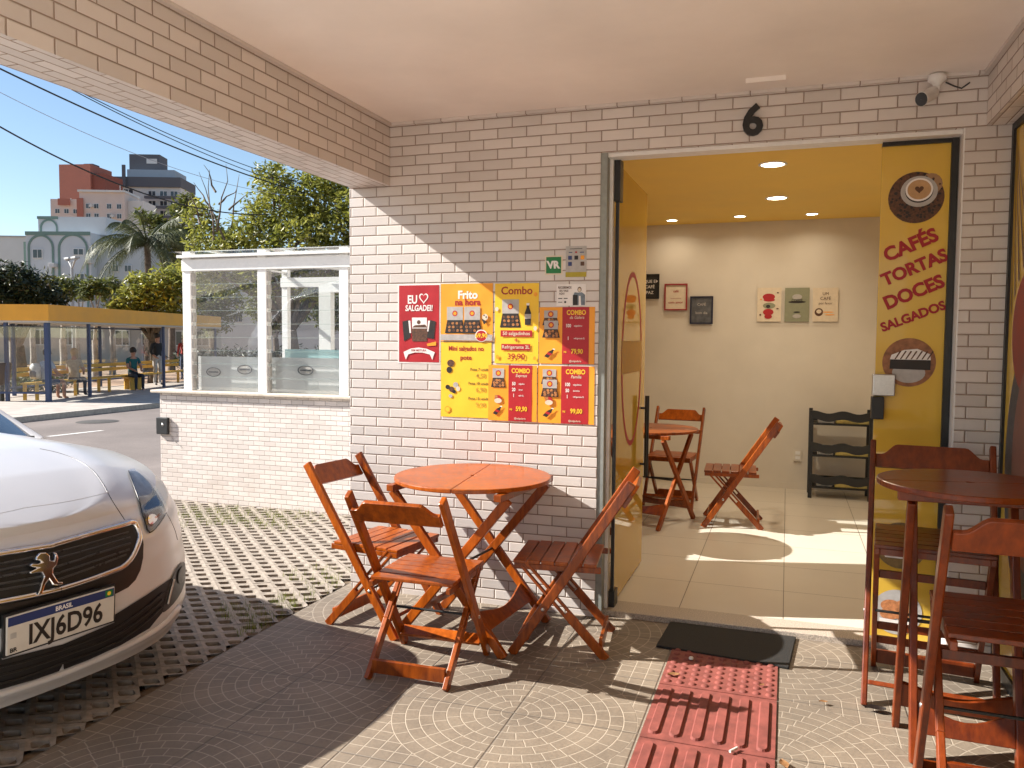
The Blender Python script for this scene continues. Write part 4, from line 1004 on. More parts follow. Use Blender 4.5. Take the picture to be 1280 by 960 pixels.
    for ax, az in ARCH:
        for sg in (1, -1):
            Mwh = Matrix.Translation((ax, sg*.80, az)) @ Matrix.Rotation(R(90), 4, 'X')
            w = MB(); w.lathe([(.21, -.09), (.30, -.10), (.325, -.07), (.325, .07), (.30, .10), (.21, .09)], 36, M=Mwh); wo_ = w.build('wheel', M_TYRE, car)
            w = MB(); w.lathe([(.21, -.085), (.20, -.03), (.03, -.055 if sg > 0 else .03), (.0005, -.055)], 36, M_STEEL, Mwh); w.lathe([(.21, .085), (.20, .03), (.0005, .03)], 36, M_STEEL, Mwh); w.build('rim', None, wo_)
            MB().lathe([(.36, -.10), (.36, .06), (.33, .08), (.0005, .08)] if sg > 0 else [(.36, .10), (.36, -.06), (.33, -.08), (.0005, -.08)], 36, M=Mwh).build('wheel_arch', M_TRIM, car)
    MB().box((-4.1, -.78, .14), (-.35, .78, .30)).build('underside', M_TRIM, car)
    # trim draped over the body shell
    bvh = BVHTree.FromPolygons([tuple(v.co) for v in body.data.vertices], [tuple(p.vertices) for p in body.data.polygons])
    Oc = Mi @ CAMLOC; R3 = Mi.to_3x3()
    def hit(px, py, off):
        d = (R3 @ ray(px, py)).normalized(); h = bvh.ray_cast(Oc, d)
        if h[0] is None: return None
        n = h[1] if h[1].dot(d) < 0 else -h[1]
        return h[0] + n*off
    def inside(p, poly):
        c = False; j = len(poly)-1
        for i in range(len(poly)):
            (xi, yi), (xj, yj) = poly[i], poly[j]
            if (yi > p[1]) != (yj > p[1]) and p[0] < (xj-xi)*(p[1]-yi)/(yj-yi)+xi: c = not c
            j = i
        return c
    def smoothpoly(P, n=3, closed=True):
        for _ in range(n):
            Q = []
            for i in range(len(P) if closed else len(P)-1):
                a, b = P[i], P[(i+1) % len(P)]
                Q += [(a[0]*.75+b[0]*.25, a[1]*.75+b[1]*.25), (a[0]*.25+b[0]*.75, a[1]*.25+b[1]*.75)]
            P = Q if closed else [P[0]]+Q+[P[-1]]
        return P
    def drape(name, outline, m_, off=.004, step=4., mirror=True, parent=None, sm=1, mid=0.):
        """outline on the shell (any points); returns the draped patch, with its mirror twin across the car"""
        poly = smoothpoly(outline, sm) if sm else outline
        bm = bmesh.new(); pts = []
        for i in range(len(poly)):
            a, b = poly[i], poly[(i+1) % len(poly)]; n = max(1, int(math.hypot(b[0]-a[0], b[1]-a[1])/step))
            pts += [(a[0]+(b[0]-a[0])*k/n, a[1]+(b[1]-a[1])*k/n) for k in range(n)]
        vs_ = [bm.verts.new((x, y, 0)) for x, y in pts]
        from mathutils.geometry import delaunay_2d_cdt
        x0, x1 = min(p[0] for p in pts), max(p[0] for p in pts); y0, y1 = min(p[1] for p in pts), max(p[1] for p in pts)
        inner = [(x0+step*i, y0+step*j) for i in range(1, int((x1-x0)/step)+1) for j in range(1, int((y1-y0)/step)+1)]
        def dist_edge(p): return min(math.hypot(p[0]-q[0], p[1]-q[1]) for q in pts)
        inner = [p for p in inner if inside(p, pts) and dist_edge(p) > step*.6]
        bm.free()
        n = len(pts); allp = [Vector(p) for p in pts+inner]
        v2, _, f2, *_r = delaunay_2d_cdt(allp, [], [list(range(n))], 1, 1e-4)
        hp = []; ok = []
        for v in v2:
            e = dist_edge(v)
            h = hit(v.x, v.y, off + mid*min(1., e/8.)); ok.append(h is not None); hp.append(h or Vector((0, 0, 0)))
        F = [f for f in f2 if all(ok[a] for a in f) and max((hp[f[i]]-hp[f[i-1]]).length for i in range(len(f))) < .25]
        use = sorted({a for f in F for a in f}); mp = {a: i for i, a in enumerate(use)}
        V = [tuple(hp[a]) for a in use]; F = [tuple(mp[a] for a in f)[::-1] for f in F]
        o1 = MB().add(V, F, m_, smooth=True).build(name, None, parent or car)
        if mirror: MB().add([(x, -y, z) for x, y, z in V], [f[::-1] for f in F], m_, smooth=True).build(name, None, parent or car)
        return o1
    def strip(name, line, m_, r=.006, off=.004, mirror=True, sm=1, rs=None, both=False):
        line = smoothpoly(line, sm, False); P = []
        for i in range(len(line)-1):
            for k in range(3):
                a, b = line[i], line[i+1]; h = hit(a[0]+(b[0]-a[0])*k/3, a[1]+(b[1]-a[1])*k/3, off)
                if h: P.append(h)
        mb = MB(); mb.tube(P, r, 8, m_)
        if mirror and both: mb.tube([(p.x, -p.y, p.z) for p in P], r, 8, m_)
        o_ = mb.build(name, None, car)
        if mirror and not both: MB().tube([(p.x, -p.y, p.z) for p in P], r, 8, m_).build(name, None, car)
        return o_
    def ctr(py): # car centre line column at image height py
        return 69.5 if py > 640 else 60
    G = [(50, 685), (110, 668.5), (163, 655), (171, 672), (160, 699), (140, 711.5), (100, 726), (71.5, 735.5), (30, 748), (30, 690)]
    def half_outline(P, py_top, py_bot): return P
    # grille and black surround (both halves)
    drape('grille_surround', [(58, 683), (112, 667), (170, 652.5), (179, 672), (178, 706), (166, 731), (141, 744), (110, 757), (72, 770), (66, 735)], M_TRIM, .003, sm=1)
    drape('grille', [(58, 687), (110, 671.5), (162, 658), (170, 673), (159, 698), (140, 709.5), (100, 723), (71.5, 732), (62, 705)], M_GRILL, .006, sm=0)
    M_BARS = simple('grille_bar_grey', (.045, .045, .047), .3, var=.1)
    for q in range(5):
        f = (q+.7)/5.6
        a = (62+8*f, 687+46*f); b = (164-6*f+8*math.sin(f*PI), 660+38*f); c = (112, a[1]*.55+b[1]*.45)
        strip('grille_bar', [a, c, (b[0]-3, b[1])], M_BARS, .004, .008, both=True)
    strip('grille_chrome', [(58, 684.5), (85, 676.5), (112, 668.5), (150, 658), (165.5, 652.5), (170, 660), (174, 671), (170, 682), (163, 698), (152, 709), (140, 714), (105, 727), (71, 737.5)], M_CHROME, .0125, .006, both=True)
    strip('hood_trim', [(58, 681), (112, 665.5), (150, 654.5), (164, 650)], M_STEEL, .007, .004, both=True)
    # lower intake, lip, fog lamps
    drape('lower_intake', [(76, 806), (142, 778), (143, 768), (180, 745), (214, 722), (208, 740), (205, 762), (186, 785), (150, 806), (110, 824), (79, 836)], M_GRILL, .004, sm=0)
    for q in range(3):
        strip('intake_bar', [(77, 812+8*q), (140, 788+9*q), (178, 762+9*q), (205-1*q, 738+9*q)], M_TRIM, .004, .008, both=True)
    drape('fog_lamp_pod', [(229, 700), (231, 715), (228, 735), (218, 752), (206, 764), (201, 766), (206, 745), (213, 722), (221, 708)], M_TRIM, .006, sm=1)
    drape('fog_lamp', [(228, 706), (229, 717), (226, 728), (221, 730), (219, 722), (222, 711)], M_BARS, .011, step=2., sm=1)
    strip('fog_lamp_chrome', [(215, 724), (210, 742), (207, 756)], M_STEEL, .005, .010)
    strip('bumper_lip', [(75, 843), (120, 825), (165, 804), (203, 782), (224, 757)], M_PAINT, .016, .002, both=True)
    # headlights
    HL = [(183, 666), (178, 648), (173, 625), (163, 598), (160, 589.5), (171, 590), (184, 601), (196, 618), (204, 632), (207, 640), (199, 652), (190, 663)]
    drape('headlight', HL, M_LENS, .005, step=3., sm=1)
    drape('headlight_housing', [(183, 660), (180, 648), (178, 640), (184, 628), (192, 618), (199, 628), (203, 637), (197, 650), (189, 659)], M_LENSD, .008, step=3., sm=1)
    drape('headlight_lamp', [(184, 657), (182, 649), (186, 643), (193, 645), (195, 650), (190, 656)], M_CHROME, .011, step=2., sm=1)
    drape('headlight_cover', [(184, 667.5), (177, 649), (172, 626), (162, 599), (159, 589), (171, 589), (185, 600), (197, 617), (205, 631), (208, 640), (200, 653), (190, 665)], M_CLEAR, .013, step=3., sm=1, mid=.004)
    strip('headlight_seal', [(160, 590), (163, 599), (173, 626), (178.5, 648), (184, 667), (191, 664), (200, 653), (207, 641)], M_TRIM, .003, .006)
    # panel gaps
    strip('hood_gap', [(50, 561), (75, 566), (100, 576), (117, 588), (128, 603), (139, 624), (150, 641), (156, 650)], M_TRIM, .0024, -.0010, sm=2)
    strip('hood_crease', [(28, 635), (55, 631.5), (85, 627), (115, 620.5), (141, 614)], M_PGREY, .0007, .0)
    strip('bumper_gap', [(209, 643), (214, 652), (219, 663), (222, 676)], M_TRIM, .0014, .0)
    # number plate, standing off the bumper
    pl = MB().box((.0, -.205, -.07), (.010, .205, .07)).build('number_plate', M_PLATE, car, bevel=.003, loc=(.012, -.006, .452), rot=(0, R(4), 0))
    Mp = Matrix(((0, 0, 1, 0), (1, 0, 0, 0), (0, 1, 0, 0), (0, 0, 0, 1)))
    mb = MB(); mb.box((.0105, -.201, .034), (.0112, .201, .066)); mb.build('plate_band', M_PLBLUE, pl)
    mb = MB(); mb.box((-.01, -.212, -.077), (.004, .212, .077)); mb.build('plate_holder', M_TRIM, pl)
    def ptxt(body, y, z, size, mt, sx=1., bold=.02):
        o_ = text(body, 0, 0, size, mt, pl, bold=bold, ext=.0004); o_.rotation_euler = (PI/2, 0, PI/2); o_.location = (.0114, y, z); o_.scale = (sx, 1, 1); return o_
    ptxt('IXJ6D96', .012, -.020, .104, M_PBLK, .80, .022); ptxt('BRASIL', -.0, .049, .024, M_WHT, .9, .02); ptxt('BR', -.182, -.055, .022, M_PBLK)
    mb = MB(); mb.box((.0113, .165, .038), (.0118, .195, .062), M_PGRN); mb.disc((.18, .05, .0121), .008, 12, M_YEL, Mp); mb.box((.0113, -.193, -.012), (.0117, -.172, .008), M_PGREY); mb.build('plate_emblem', None, pl)
    # rampant-animal emblem on the grille, chrome
    E = [(-.055, -.075), (-.035, -.078), (-.018, -.045), (.0, -.028), (.012, -.052), (.030, -.060), (.052, -.062), (.054, -.050), (.036, -.046), (.028, -.030), (.020, -.008), (.024, .010), (.040, .022), (.050, .046), (.046, .070), (.032, .074),
         (.038, .058), (.030, .040), (.016, .046), (.018, .064), (.004, .080), (-.018, .084), (-.036, .072), (-.040, .058), (-.026, .056), (-.018, .046), (-.034, .044), (-.054, .050), (-.066, .046), (-.058, .036), (-.038, .028), (-.056, .024), (-.072, .020), (-.066, .010), (-.044, .010), (-.024, .006), (-.018, -.012), (-.032, -.034), (-.042, -.058)]
    mb = MB(); mb.prism([(a*.92, b*.92) for a, b in E][::-1], -.012, .010, M=Matrix.Translation((-.012, -.045, .632)) @ Matrix.Rotation(R(-12), 4, 'Y') @ Mp)
    mb.build('emblem', M_CHROME, car, bevel=.004)
    return car
make_car()
# ------------------------------------------------------------------ bus shelter, people and street things
def frame_at(p, ang): return Matrix.Translation(p) @ Matrix.Rotation(ang, 4, 'Z')
M_SBLUE = simple('shelter_blue_steel', (.035, .055, .13), .5, var=.12)
M_SORA = simple('shelter_orange_fascia', (.76, .35, .028), .55, var=.08, scale=2)
M_SYEL = simple('bench_yellow_wood', (.62, .36, .06), .6, var=.2)
S0 = onZ(61, 502, G_WALK); S4 = onZ(205, 484, G_WALK)
e1 = (S4-S0).normalized(); SANG = math.atan2(e1.y, e1.x)          # local x along the shelter, local y towards -X (away from the road)
she = thing('bus_shelter', 'long glazed bus shelter with an orange roof edge across the street', 'bus shelter', tuple(S0), SANG)
dS = (S0-CAMLOC).dot(CF); zt = at(60, 381, dS).z-G_WALK; zb_ = at(60, 401, dS).z-G_WALK
LS, WS = (S4-S0).length+4.6, 2.5
mb = MB(); mb.box((-.12, -.12, zb_), (LS, WS, zt)); mb.build('roof', M_SORA, she)
mb = MB(); mb.box((-.10, -.10, zb_-.05), (LS-.02, WS-.02, zb_-.002)); mb.build('roof_lining', simple('shelter_lining', (.5, .46, .40), .7), she)
for i, x in enumerate((0, 1.9, (S4-S0).length, LS-.3)):
    w = .11 if i == 0 else .075
    MB().box((x-w/2, -w/2, 0), (x+w/2, w/2, zb_-.051)).build('post', M_SBLUE, she)
    MB().box((x-.04, WS-.35, 0), (x+.04, WS-.27, zb_-.051)).build('post', M_SBLUE, she)
MB().box((-.04, 1.05, 0), (.04, 1.13, zb_-.051)).build('post', M_SBLUE, she)
MB().box((-.05, .05, .25), (-.04, WS-.4, zb_-.15)).build('glass_panel', M_GLASS, she)
for x0, x1 in ((.06, 1.84), (LS-3.2, LS-.4)): MB().box((x0, -.006, .22), (x1, .006, zb_-.15)).build('glass_panel', M_GLASS, she)
mb = MB(); mb.box((.0, WS-.33, .25), (LS-.3, WS-.32, zb_-.15)); mb.build('back_glass', M_GLASS, she)
mb = MB(); mb.box((0, WS-.36, .20), (LS-.3, WS-.29, .25)); mb.box((0, WS-.36, zb_-.15), (LS-.3, WS-.29, zb_-.10)); mb.box((-.06, .05, .20), (-.03, WS-.4, .25)); mb.build('rail', M_SBLUE, she)
bn = thing('bench', 'yellow slatted bench under the bus shelter', 'bench', tuple(Matrix.Translation(S0) @ Matrix.Rotation(SANG, 4, 'Z') @ Vector((.25, .50, 0))), SANG)
mb = MB()
for k in range(4): mb.box((0, .11*k, .42), (LS-1.6, .11*k+.09, .46))
mb.build('seat', M_SYEL, bn)
mb = MB(); mb.box((0, .47, .62), (LS-1.6, .50, .72)); mb.box((0, .47, .76), (LS-1.6, .50, .86)); mb.build('backrest', M_SYEL, bn)
for x in (.15, 1.9, 3.7, LS-1.85): MB().box((x-.03, .03, 0), (x+.03, .10, .4195)).build('leg', M_SYEL, bn); MB().box((x-.03, .36, 0), (x+.03, .43, .4195)).build('leg', M_SYEL, bn)

SKIN = simple('skin', (.40, .20, .13), .55, var=.06)
def cloth(n, c): return simple('cloth_'+n, c, .85, var=.18, scale=14)
HAIRD = simple('dark_hair', (.02, .013, .009), .6, var=.2)
def person(label, loc, rz, pose, top, legs, shoes, hair=HAIRD, bare_legs=False, sc=1., long_hair=False):
    if pose == 'sit':
        J = dict(pel=(0, 0, .53), sp=(0, -.03, .76), ch=(0, -.02, .98), nk=(0, .0, 1.12), hd0=(0, .02, 1.19), hd1=(0, .035, 1.30),
                 hip=(.095, .03, .51), kn=(.11, .45, .53), an=(.11, .43, .10), to=(.115, .57, .05), sh=(.165, -.01, 1.03), el=(.215, .10, .78), wr=(.12, .32, .70), ha=(.10, .39, .68))
    else:
        J = dict(pel=(0, 0, .95), sp=(0, .0, 1.15), ch=(0, .0, 1.36), nk=(0, .01, 1.50), hd0=(0, .03, 1.57), hd1=(0, .035, 1.68),
                 hip=(.09, 0, .92), kn=(.10, .02, .50), an=(.10, -.02, .09), to=(.115, .13, .045), sh=(.185, 0, 1.42), el=(.24, -.01, 1.14), wr=(.20, .15, .98), ha=(.17, .22, .96))
    rad = dict(pel=.125, sp=.115, ch=.125, nk=.055, hd0=.075, hd1=.098, hip=.092, kn=.062, an=.042, to=.038, sh=.068, el=.045, wr=.030, ha=.032)
    V, E, RR, T = [], [], [], []
    idx = {}
    def vadd(k, p, r, t): idx[k] = len(V); V.append(p); RR.append(r); T.append(t); return idx[k]
    vadd('pel', J['pel'], rad['pel'], 'legs')
    for k, t in (('sp', 'top'), ('ch', 'top'), ('nk', 'skin'), ('hd0', 'skin'), ('hd1', 'skin')): vadd(k, J[k], rad[k], t)
    for a, b in (('pel', 'sp'), ('sp', 'ch'), ('ch', 'nk'), ('nk', 'hd0'), ('hd0', 'hd1')): E.append((idx[a], idx[b]))
    for s in (1, -1):
        prev = idx['pel']
        for k, t in (('hip', 'legs'), ('kn', 'skin' if bare_legs else 'legs'), ('an', 'skin' if bare_legs else 'legs'), ('to', 'shoes')):
            p = J[k]; n = vadd(k+str(s), (p[0]*s, p[1], p[2]), rad[k], t); E.append((prev, n)); prev = n
        prev = idx['ch']
        for k, t in (('sh', 'top'), ('el', 'top' if pose != 'sit' else 'skin'), ('wr', 'skin'), ('ha', 'skin')):
            p = J[k]; n = vadd(k+str(s), (p[0]*s, p[1], p[2]), rad[k], t); E.append((prev, n)); prev = n
        wv, hv = Vector(J['wr']), Vector(J['ha']); d = (hv-wv).normalized(); sd = d.cross(Vector((0, 0, 1))).normalized()
        for q, L in ((-1.5, .060), (-.5, .072), (.5, .068), (1.5, .052)):
            e = hv + d*L + sd*(q*.017) + Vector((0, 0, -.012)); n = vadd('f%s%s' % (q, s), (e.x*s, e.y, e.z), .010, 'skin'); E.append((prev, n))
        e = wv + d*.05 - sd*.045*1 + Vector((0, 0, .01)); n = vadd('th%s' % s, (e.x*s, e.y, e.z), .011, 'skin'); E.append((idx['wr'+str(s)], n))
    me = bpy.data.meshes.new('person_frame'); me.from_pydata(V, E, []); o = bpy.data.objects.new('person_frame', me); COL.objects.link(o)
    sk = o.modifiers.new('skin', 'SKIN'); sk.use_smooth_shade = True
    for v, r in zip(me.skin_vertices[0].data, RR): v.radius = (r, r)
    me.skin_vertices[0].data[0].use_root = True
    o.modifiers.new('sub', 'SUBSURF').levels = 1
    dg = bpy.context.evaluated_depsgraph_get(); nm = bpy.data.meshes.new_from_object(o.evaluated_get(dg)); bpy.data.objects.remove(o)
    nm.name = 'person'; nm.materials.clear(); order = dict(top=0, legs=1, skin=2, shoes=3)
    for m_ in (top, legs, SKIN, shoes): nm.materials.append(m_)
    Vv = [Vector(v) for v in V]
    for p in nm.polygons:
        best, bt = 1e9, 'top'
        for a, b in E:
            ab = Vv[b]-Vv[a]; L2 = ab.length_squared or 1e-9; t = max(0, min(1, (p.center-Vv[a]).dot(ab)/L2)); dd = (p.center-(Vv[a]+ab*t)).length - (RR[a]+(RR[b]-RR[a])*t)*.8
            if dd < best: best, bt = dd, (T[a] if t < .5 else T[b])
        p.material_index = order[bt]; p.use_smooth = True
    po = bpy.data.objects.new('person', nm); COL.objects.link(po); po.location = loc; po.rotation_euler = (0, 0, rz); po.scale = (sc, sc, sc); tag(po, label, 'person')
    h = J['hd1']; mb = MB()
    prof = [(.0005, .118), (.05, .110), (.088, .075), (.104, .03), (.104, -.01), (.092, -.05)] + ([(.085, -.16), (.06, -.26), (.0005, -.28)] if long_hair else [(.07, -.075), (.0005, -.08)])
    mb.lathe(prof, 18, M=Matrix.Translation((h[0], h[1]-.022, h[2]+.012)) @ Matrix.Rotation(R(16), 4, 'X')); mb.build('hair', hair, po)
    mb = MB()
    for s in (1, -1): mb.lathe([(.0005, .010), (.008, .008), (.011, 0)], 8, HAIRD, Matrix.Translation((h[0]+s*.033, h[1]+.088, h[2]-.008)) @ Matrix.Rotation(R(-90), 4, 'X'))
    mb.lathe([(.0005, .022), (.010, .012), (.016, 0)], 8, SKIN, Matrix.Translation((h[0], h[1]+.086, h[2]-.036)) @ Matrix.Rotation(R(-90), 4, 'X'))
    mb.box((h[0]-.024, h[1]+.075, h[2]-.072), (h[0]+.024, h[1]+.083, h[2]-.064), simple('lips', (.30, .09, .07), .5)); mb.build('face', None, po)
    return po
MS = Matrix.Translation(S0) @ Matrix.Rotation(SANG, 4, 'Z')
def on_shelter(x, y, z=0): return tuple(MS @ Vector((x, y, z)))
person('person seated on the bench by the shelter corner post, wearing a white backpack', on_shelter(.85, .56, -.06), SANG-PI/2+R(-15), 'sit', cloth('pale_blue', (.30, .36, .46)), cloth('denim', (.05, .07, .13)), cloth('brown', (.10, .05, .03)), bare_legs=True)
bp = thing('backpack', 'white and grey backpack on the back of the person by the corner post', 'backpack', on_shelter(.80, .84, .55), SANG-PI/2)
mb = MB(); mb.lathe([(.0005, -.02), (.13, .0), (.16, .08), (.15, .30), (.10, .40), (.0005, .43)], 14, cloth('white', (.62, .60, .58))); mb.build('bag', None, bp)
MB().lathe([(.0005, .0), (.09, .02), (.10, .14), (.06, .19), (.0005, .20)], 12, M=Matrix.Translation((0, -.10, .03))).build('pocket', cloth('grey', (.22, .22, .24)), bp)
person('person with light hair and dark trousers seated midway along the shelter bench', on_shelter(2.15, .58, -.06), SANG-PI/2+R(10), 'sit', cloth('beige', (.42, .34, .25)), cloth('black', (.02, .02, .03)), cloth('black2', (.02, .02, .02)), hair=simple('fair_hair', (.36, .25, .14), .6), long_hair=True)
P_ = onZ(170, 487, G_WALK)
person('person in a dark teal top seated at the far end of the shelter', (P_.x-.1, P_.y, G_WALK-.06), R(-112), 'sit', cloth('teal', (.012, .10, .105)), cloth('navy', (.02, .025, .04)), cloth('pink', (.45, .33, .30)))
st_ = thing('stool', 'low yellow block seat under the person in teal', 'seat', (P_.x-.15, P_.y+.02, G_WALK), R(-22)); MB().box((-.25, -.22, .36), (.25, .22, .41)).build('seat', M_SYEL, st_)
for s in (-1, 1): MB().box((s*.2-.03, -.18, 0), (s*.2+.03, .18, .3595)).build('leg', M_SYEL, st_)
P_ = onZ(197, 482, G_WALK)
person('person in a black T-shirt and pale trousers standing at the shelter', (P_.x, P_.y, G_WALK), R(-100), 'stand', cloth('black_tee', (.018, .018, .02)), cloth('pale', (.42, .40, .38)), cloth('black3', (.02, .02, .02)), sc=1.02)
P_ = onZ(222, 480, G_WALK)
person('person in a red top walking behind the standing person in black', (P_.x-1.6, P_.y+2.2, G_WALK), R(60), 'stand', cloth('red', (.36, .04, .035)), cloth('jeans', (.07, .09, .15)), cloth('grey2', (.15, .15, .15)))
bi = thing('litter_bin', 'dark litter bin on a post left of the bus shelter', 'litter bin', tuple(onZ(2, 501, G_WALK)), 0)
MB().lathe([(.0005, .42), (.19, .42), (.24, .80), (.26, .98), (.24, 1.0), (.0005, .99)], 18).build('bucket', simple('bin_brown', (.09, .065, .05), .7), bi)
MB().box((-.05, -.05, 0), (.05, .05, .42)).build('post', M_TRIM, bi)

mh = onZ(122, 527, G_ST+.003)
tag(MB().lathe([(.42, 0), (.40, .006), (.0005, .007)], 28).build('manhole_cover', simple('cast_iron', (.06, .055, .05), .8, var=.4, scale=30), loc=mh), 'dark round manhole cover in the asphalt beyond the car', 'manhole cover')
lp = thing('street_lamp', 'twin-headed grey street lamp behind the bus shelter', 'street lamp', tuple(onZ(93, 470, -.15)), R(-20))
dL = (Vector(lp.location)-CAMLOC).dot(CF); ztl = at(93, 327, dL).z+.15
M_LGREY = simple('lamp_grey', (.36, .37, .38), .5)
MB().tube([(0, 0, 0), (0, 0, ztl-.05)], [.075, .05], 10).build('pole', M_LGREY, lp)
for s in (-1, 1):
    a = MB().tube([(0, 0, ztl-.32), (s*.30, 0, ztl+.02), (s*.52, 0, ztl+.06)], .035, 8).build('arm', M_LGREY, lp)
    MB().box((s*.16-.22, -.10, ztl+.04), (s*.16+.22, .10, ztl+.13), M=Matrix.Translation((s*.16, 0, .03))).build('lamp_head', M_LGREY, lp, bevel=.02)

M_WIRE = simple('wire_black', (.012, .012, .013), .6)
for k, (a, b, r, lab) in enumerate((((31, 93), (302, 199), .010, 'upper overhead cable of the close pair nearest the beam'), ((31, 94.5), (300, 204), .010, 'lower overhead cable of the close pair nearest the beam'),
        ((0, 100.5), (318, 216), .017, 'thick black overhead cable third from the top'), ((0, 130), (240, 211), .006, 'thin pale overhead cable crossing the blue sky'), ((0, 173), (192, 239), .016, 'lowest black overhead cable crossing in front of the red tower'))):
    p, q = onX(*a, -8.3), onX(*b, -8.3); d = q-p; p0 = p-d*.35; q0 = q+d*1.2; L = (q0-p0).length
    pts = [p0+(q0-p0)*(i/40) + Vector((0, 0, -.5*(4*(i/40)*(1-i/40))+.5*(4*.28*.72))) for i in range(41)]
    tag(MB().tube(pts, r*.75, 6).build('overhead_cable', M_WIRE if k != 3 else simple('wire_grey', (.30, .32, .36), .6)), lab, 'cable', 'overhead cables')

# ------------------------------------------------------------------ buildings beyond the square
def facing(px, depth, z=-.1, turn=0.):
    p = at(px, 430, depth); d = Vector((p.x-CAMLOC.x, p.y-CAMLOC.y)); ang = math.atan2(d.y, d.x)-PI/2
    return Vector((p.x, p.y, z)), ang+turn
class Bld:
    """local x to the right, y away, z up; helper turns photograph pixels into metres at the facade"""
    def __init__(s, name, label, px, depth, cat='building', turn=0.):
        p, a = facing(px, depth, turn=turn); s.px, s.d = px, depth; s.o = thing(name, label, cat, tuple(p), a); s.k = depth/FPX; s.ct = math.cos(turn); s.dk = .42 if turn else 1.; s.z0 = p.z
        s.hz = [at(px, y, depth).z-p.z for y in (0, 1000)]
    def x(s, px): return (px-s.px)*s.k/s.ct
    def z(s, py): return s.hz[0]+(s.hz[1]-s.hz[0])*py/1000
    def block(s, n, x0, x1, ytop, y0, y1, m, ybot=None): return MB().box((s.x(x0), y0, s.z(ybot) if ybot else -.6), (s.x(x1), y0+(y1-y0)*s.dk, s.z(ytop))).build(n, m, s.o)
    def window(s, x0, y0, x1, y1, yf, fr=None, gl=None):
        X0, X1, Z0, Z1 = s.x(x0), s.x(x1), s.z(y1), s.z(y0)
        w = MB().box((X0, yf-.06, Z0), (X1, yf-.002, Z1)).build('window', fr or M_FRW, s.o)
        t = (X1-X0)*.08; xm = (X0+X1)/2; mb = MB(); mb.box((X0+t, yf-.075, Z0+t), (xm-t/2, yf-.0605, Z1-t)); mb.box((xm+t/2, yf-.075, Z0+t), (X1-t, yf-.0605, Z1-t)); mb.build('pane', gl or M_WGL, w)
M_FRW = simple('window_frame_white', (.62, .62, .61), .6, var=.05)
M_WGL = simple('far_window_glass', (.035, .045, .055), .12, var=.2, spec=.7)
def fac(n, c): return simple('facade_'+n, c, .85, var=.06, scale=.5)
F_PALE, F_GREEN, F_WHT, F_RED, F_PINK, F_DARK, F_GREY = fac('pale', (.50, .53, .55)), fac('green', (.15, .23, .20)), fac('white', (.56, .56, .55)), fac('red', (.34, .125, .09)), fac('pinkish', (.54, .46, .42)), fac('dark', (.10, .105, .12)), fac('grey', (.34, .35, .37))
b = Bld('arched_building', 'pale low-rise building with green trimmed arches left of the palm', 85, 55, turn=R(-30))
b.block('wall', 41.6, 112, 291.5, 0, 9, F_PALE); b.block('upper_wall', 44, 119, 269, 1.2, 9, F_PALE, 292); b.block('side_wall', 112.2, 160, 300, .8, 9, fac('pale_shaded', (.42, .45, .46))); b.block('corner_wall', 33, 41.5, 302, .6, 8, F_GREEN)  # side wall: facade colour darkened as the side turned from the sun
def arch(cx, hw, ytop, ybot, yf, wpx):
    X, W, zt_, zb2 = b.x(cx), hw*b.k, b.z(ytop), b.z(ybot); rows = []
    path = [(-1, zb2)] + [(-math.cos(t), None, math.sin(t)) for t in [PI*k/14 for k in range(15)]] + [(1, zb2)]
    for q in path:
        for_ = []
        for w in (W, W-wpx*b.k):
            if len(q) == 2: for_.append((X+q[0]*w, yf-.05, q[1]))
            else: for_.append((X+q[0]*w, yf-.05, zt_-W+q[2]*w))
        rows.append(for_+[(for_[1][0], yf-.002, for_[1][2])])
    MB().grid(rows, smooth=False).build('arch_trim', F_GREEN, b.o)
arch(58, 16.5, 294, 384, 0, 2.6); arch(93, 19, 293, 384, 0, 2.6); arch(56, 11.5, 272, 291, 1.2, 2.2)
mb = MB(); mb.box((b.x(41.4), -.06, b.z(295)), (b.x(112), -.001, b.z(290.5))); mb.box((b.x(43.5), 1.12, b.z(272)), (b.x(66), 1.199, b.z(268.5))); mb.build('cornice', F_GREEN, b.o)
for w in ((49, 312, 60, 324), (93, 311, 105, 320), (96, 342, 105, 354), (97, 367, 105, 378), (50, 345, 59, 356)): b.window(*w, 0)
for w in ((128, 330, 136, 339), (142, 330, 150, 339), (121, 362, 131, 380)): b.window(*w, .8)
for w in ((70, 330), (110, 325), (62, 352)):
    MB().box((b.x(w[0]), -.5, b.z(w[1]+5)), (b.x(w[0]+6), -.003, b.z(w[1]))).build('air_conditioner', F_WHT, b.o, bevel=.02)
MB().tube([(b.x(66), 1.0, b.z(384)), (b.x(66), 1.0, b.z(300))], .05, 6).build('drain_pipe', F_GREY, b.o)
b = Bld('white_building', 'low white building at the far left behind the dark bush', 8, 62, turn=R(-30)); b.block('wall', -30, 34, 297, 0, 9, F_WHT); b.block('parapet', -30, 34.3, 295.5, -.1, 9.1, F_GREY, 297)
b = Bld('red_tower', 'tall brick-red apartment tower, leftmost of the two towers', 98, 150, turn=R(-34)); b.block('wall', 81, 115, 208, 0, 16, F_RED); b.block('side_wing', 115.1, 129, 219, .5, 14, fac('dark_red', (.22, .07, .05))); b.block('roof_tank', 97, 107, 203, 3, 8, F_DARK, 208)
for y in (250, 262, 274): b.window(88, y, 94, y+6, 0); b.window(101, y, 107, y+6, 0)
b = Bld('pink_building', 'cream and pink apartment block in front of the red tower', 120, 112, turn=R(-24)); b.block('wall', 105, 155, 242, 0, 12, F_PINK); b.block('wing', 70, 104.9, 250, .8, 12, F_PINK); b.block('roof_edge', 104, 156, 239.5, -.3, 12.3, F_WHT, 242); b.block('back_wing', 155.1, 172, 250, 1, 12, F_WHT)
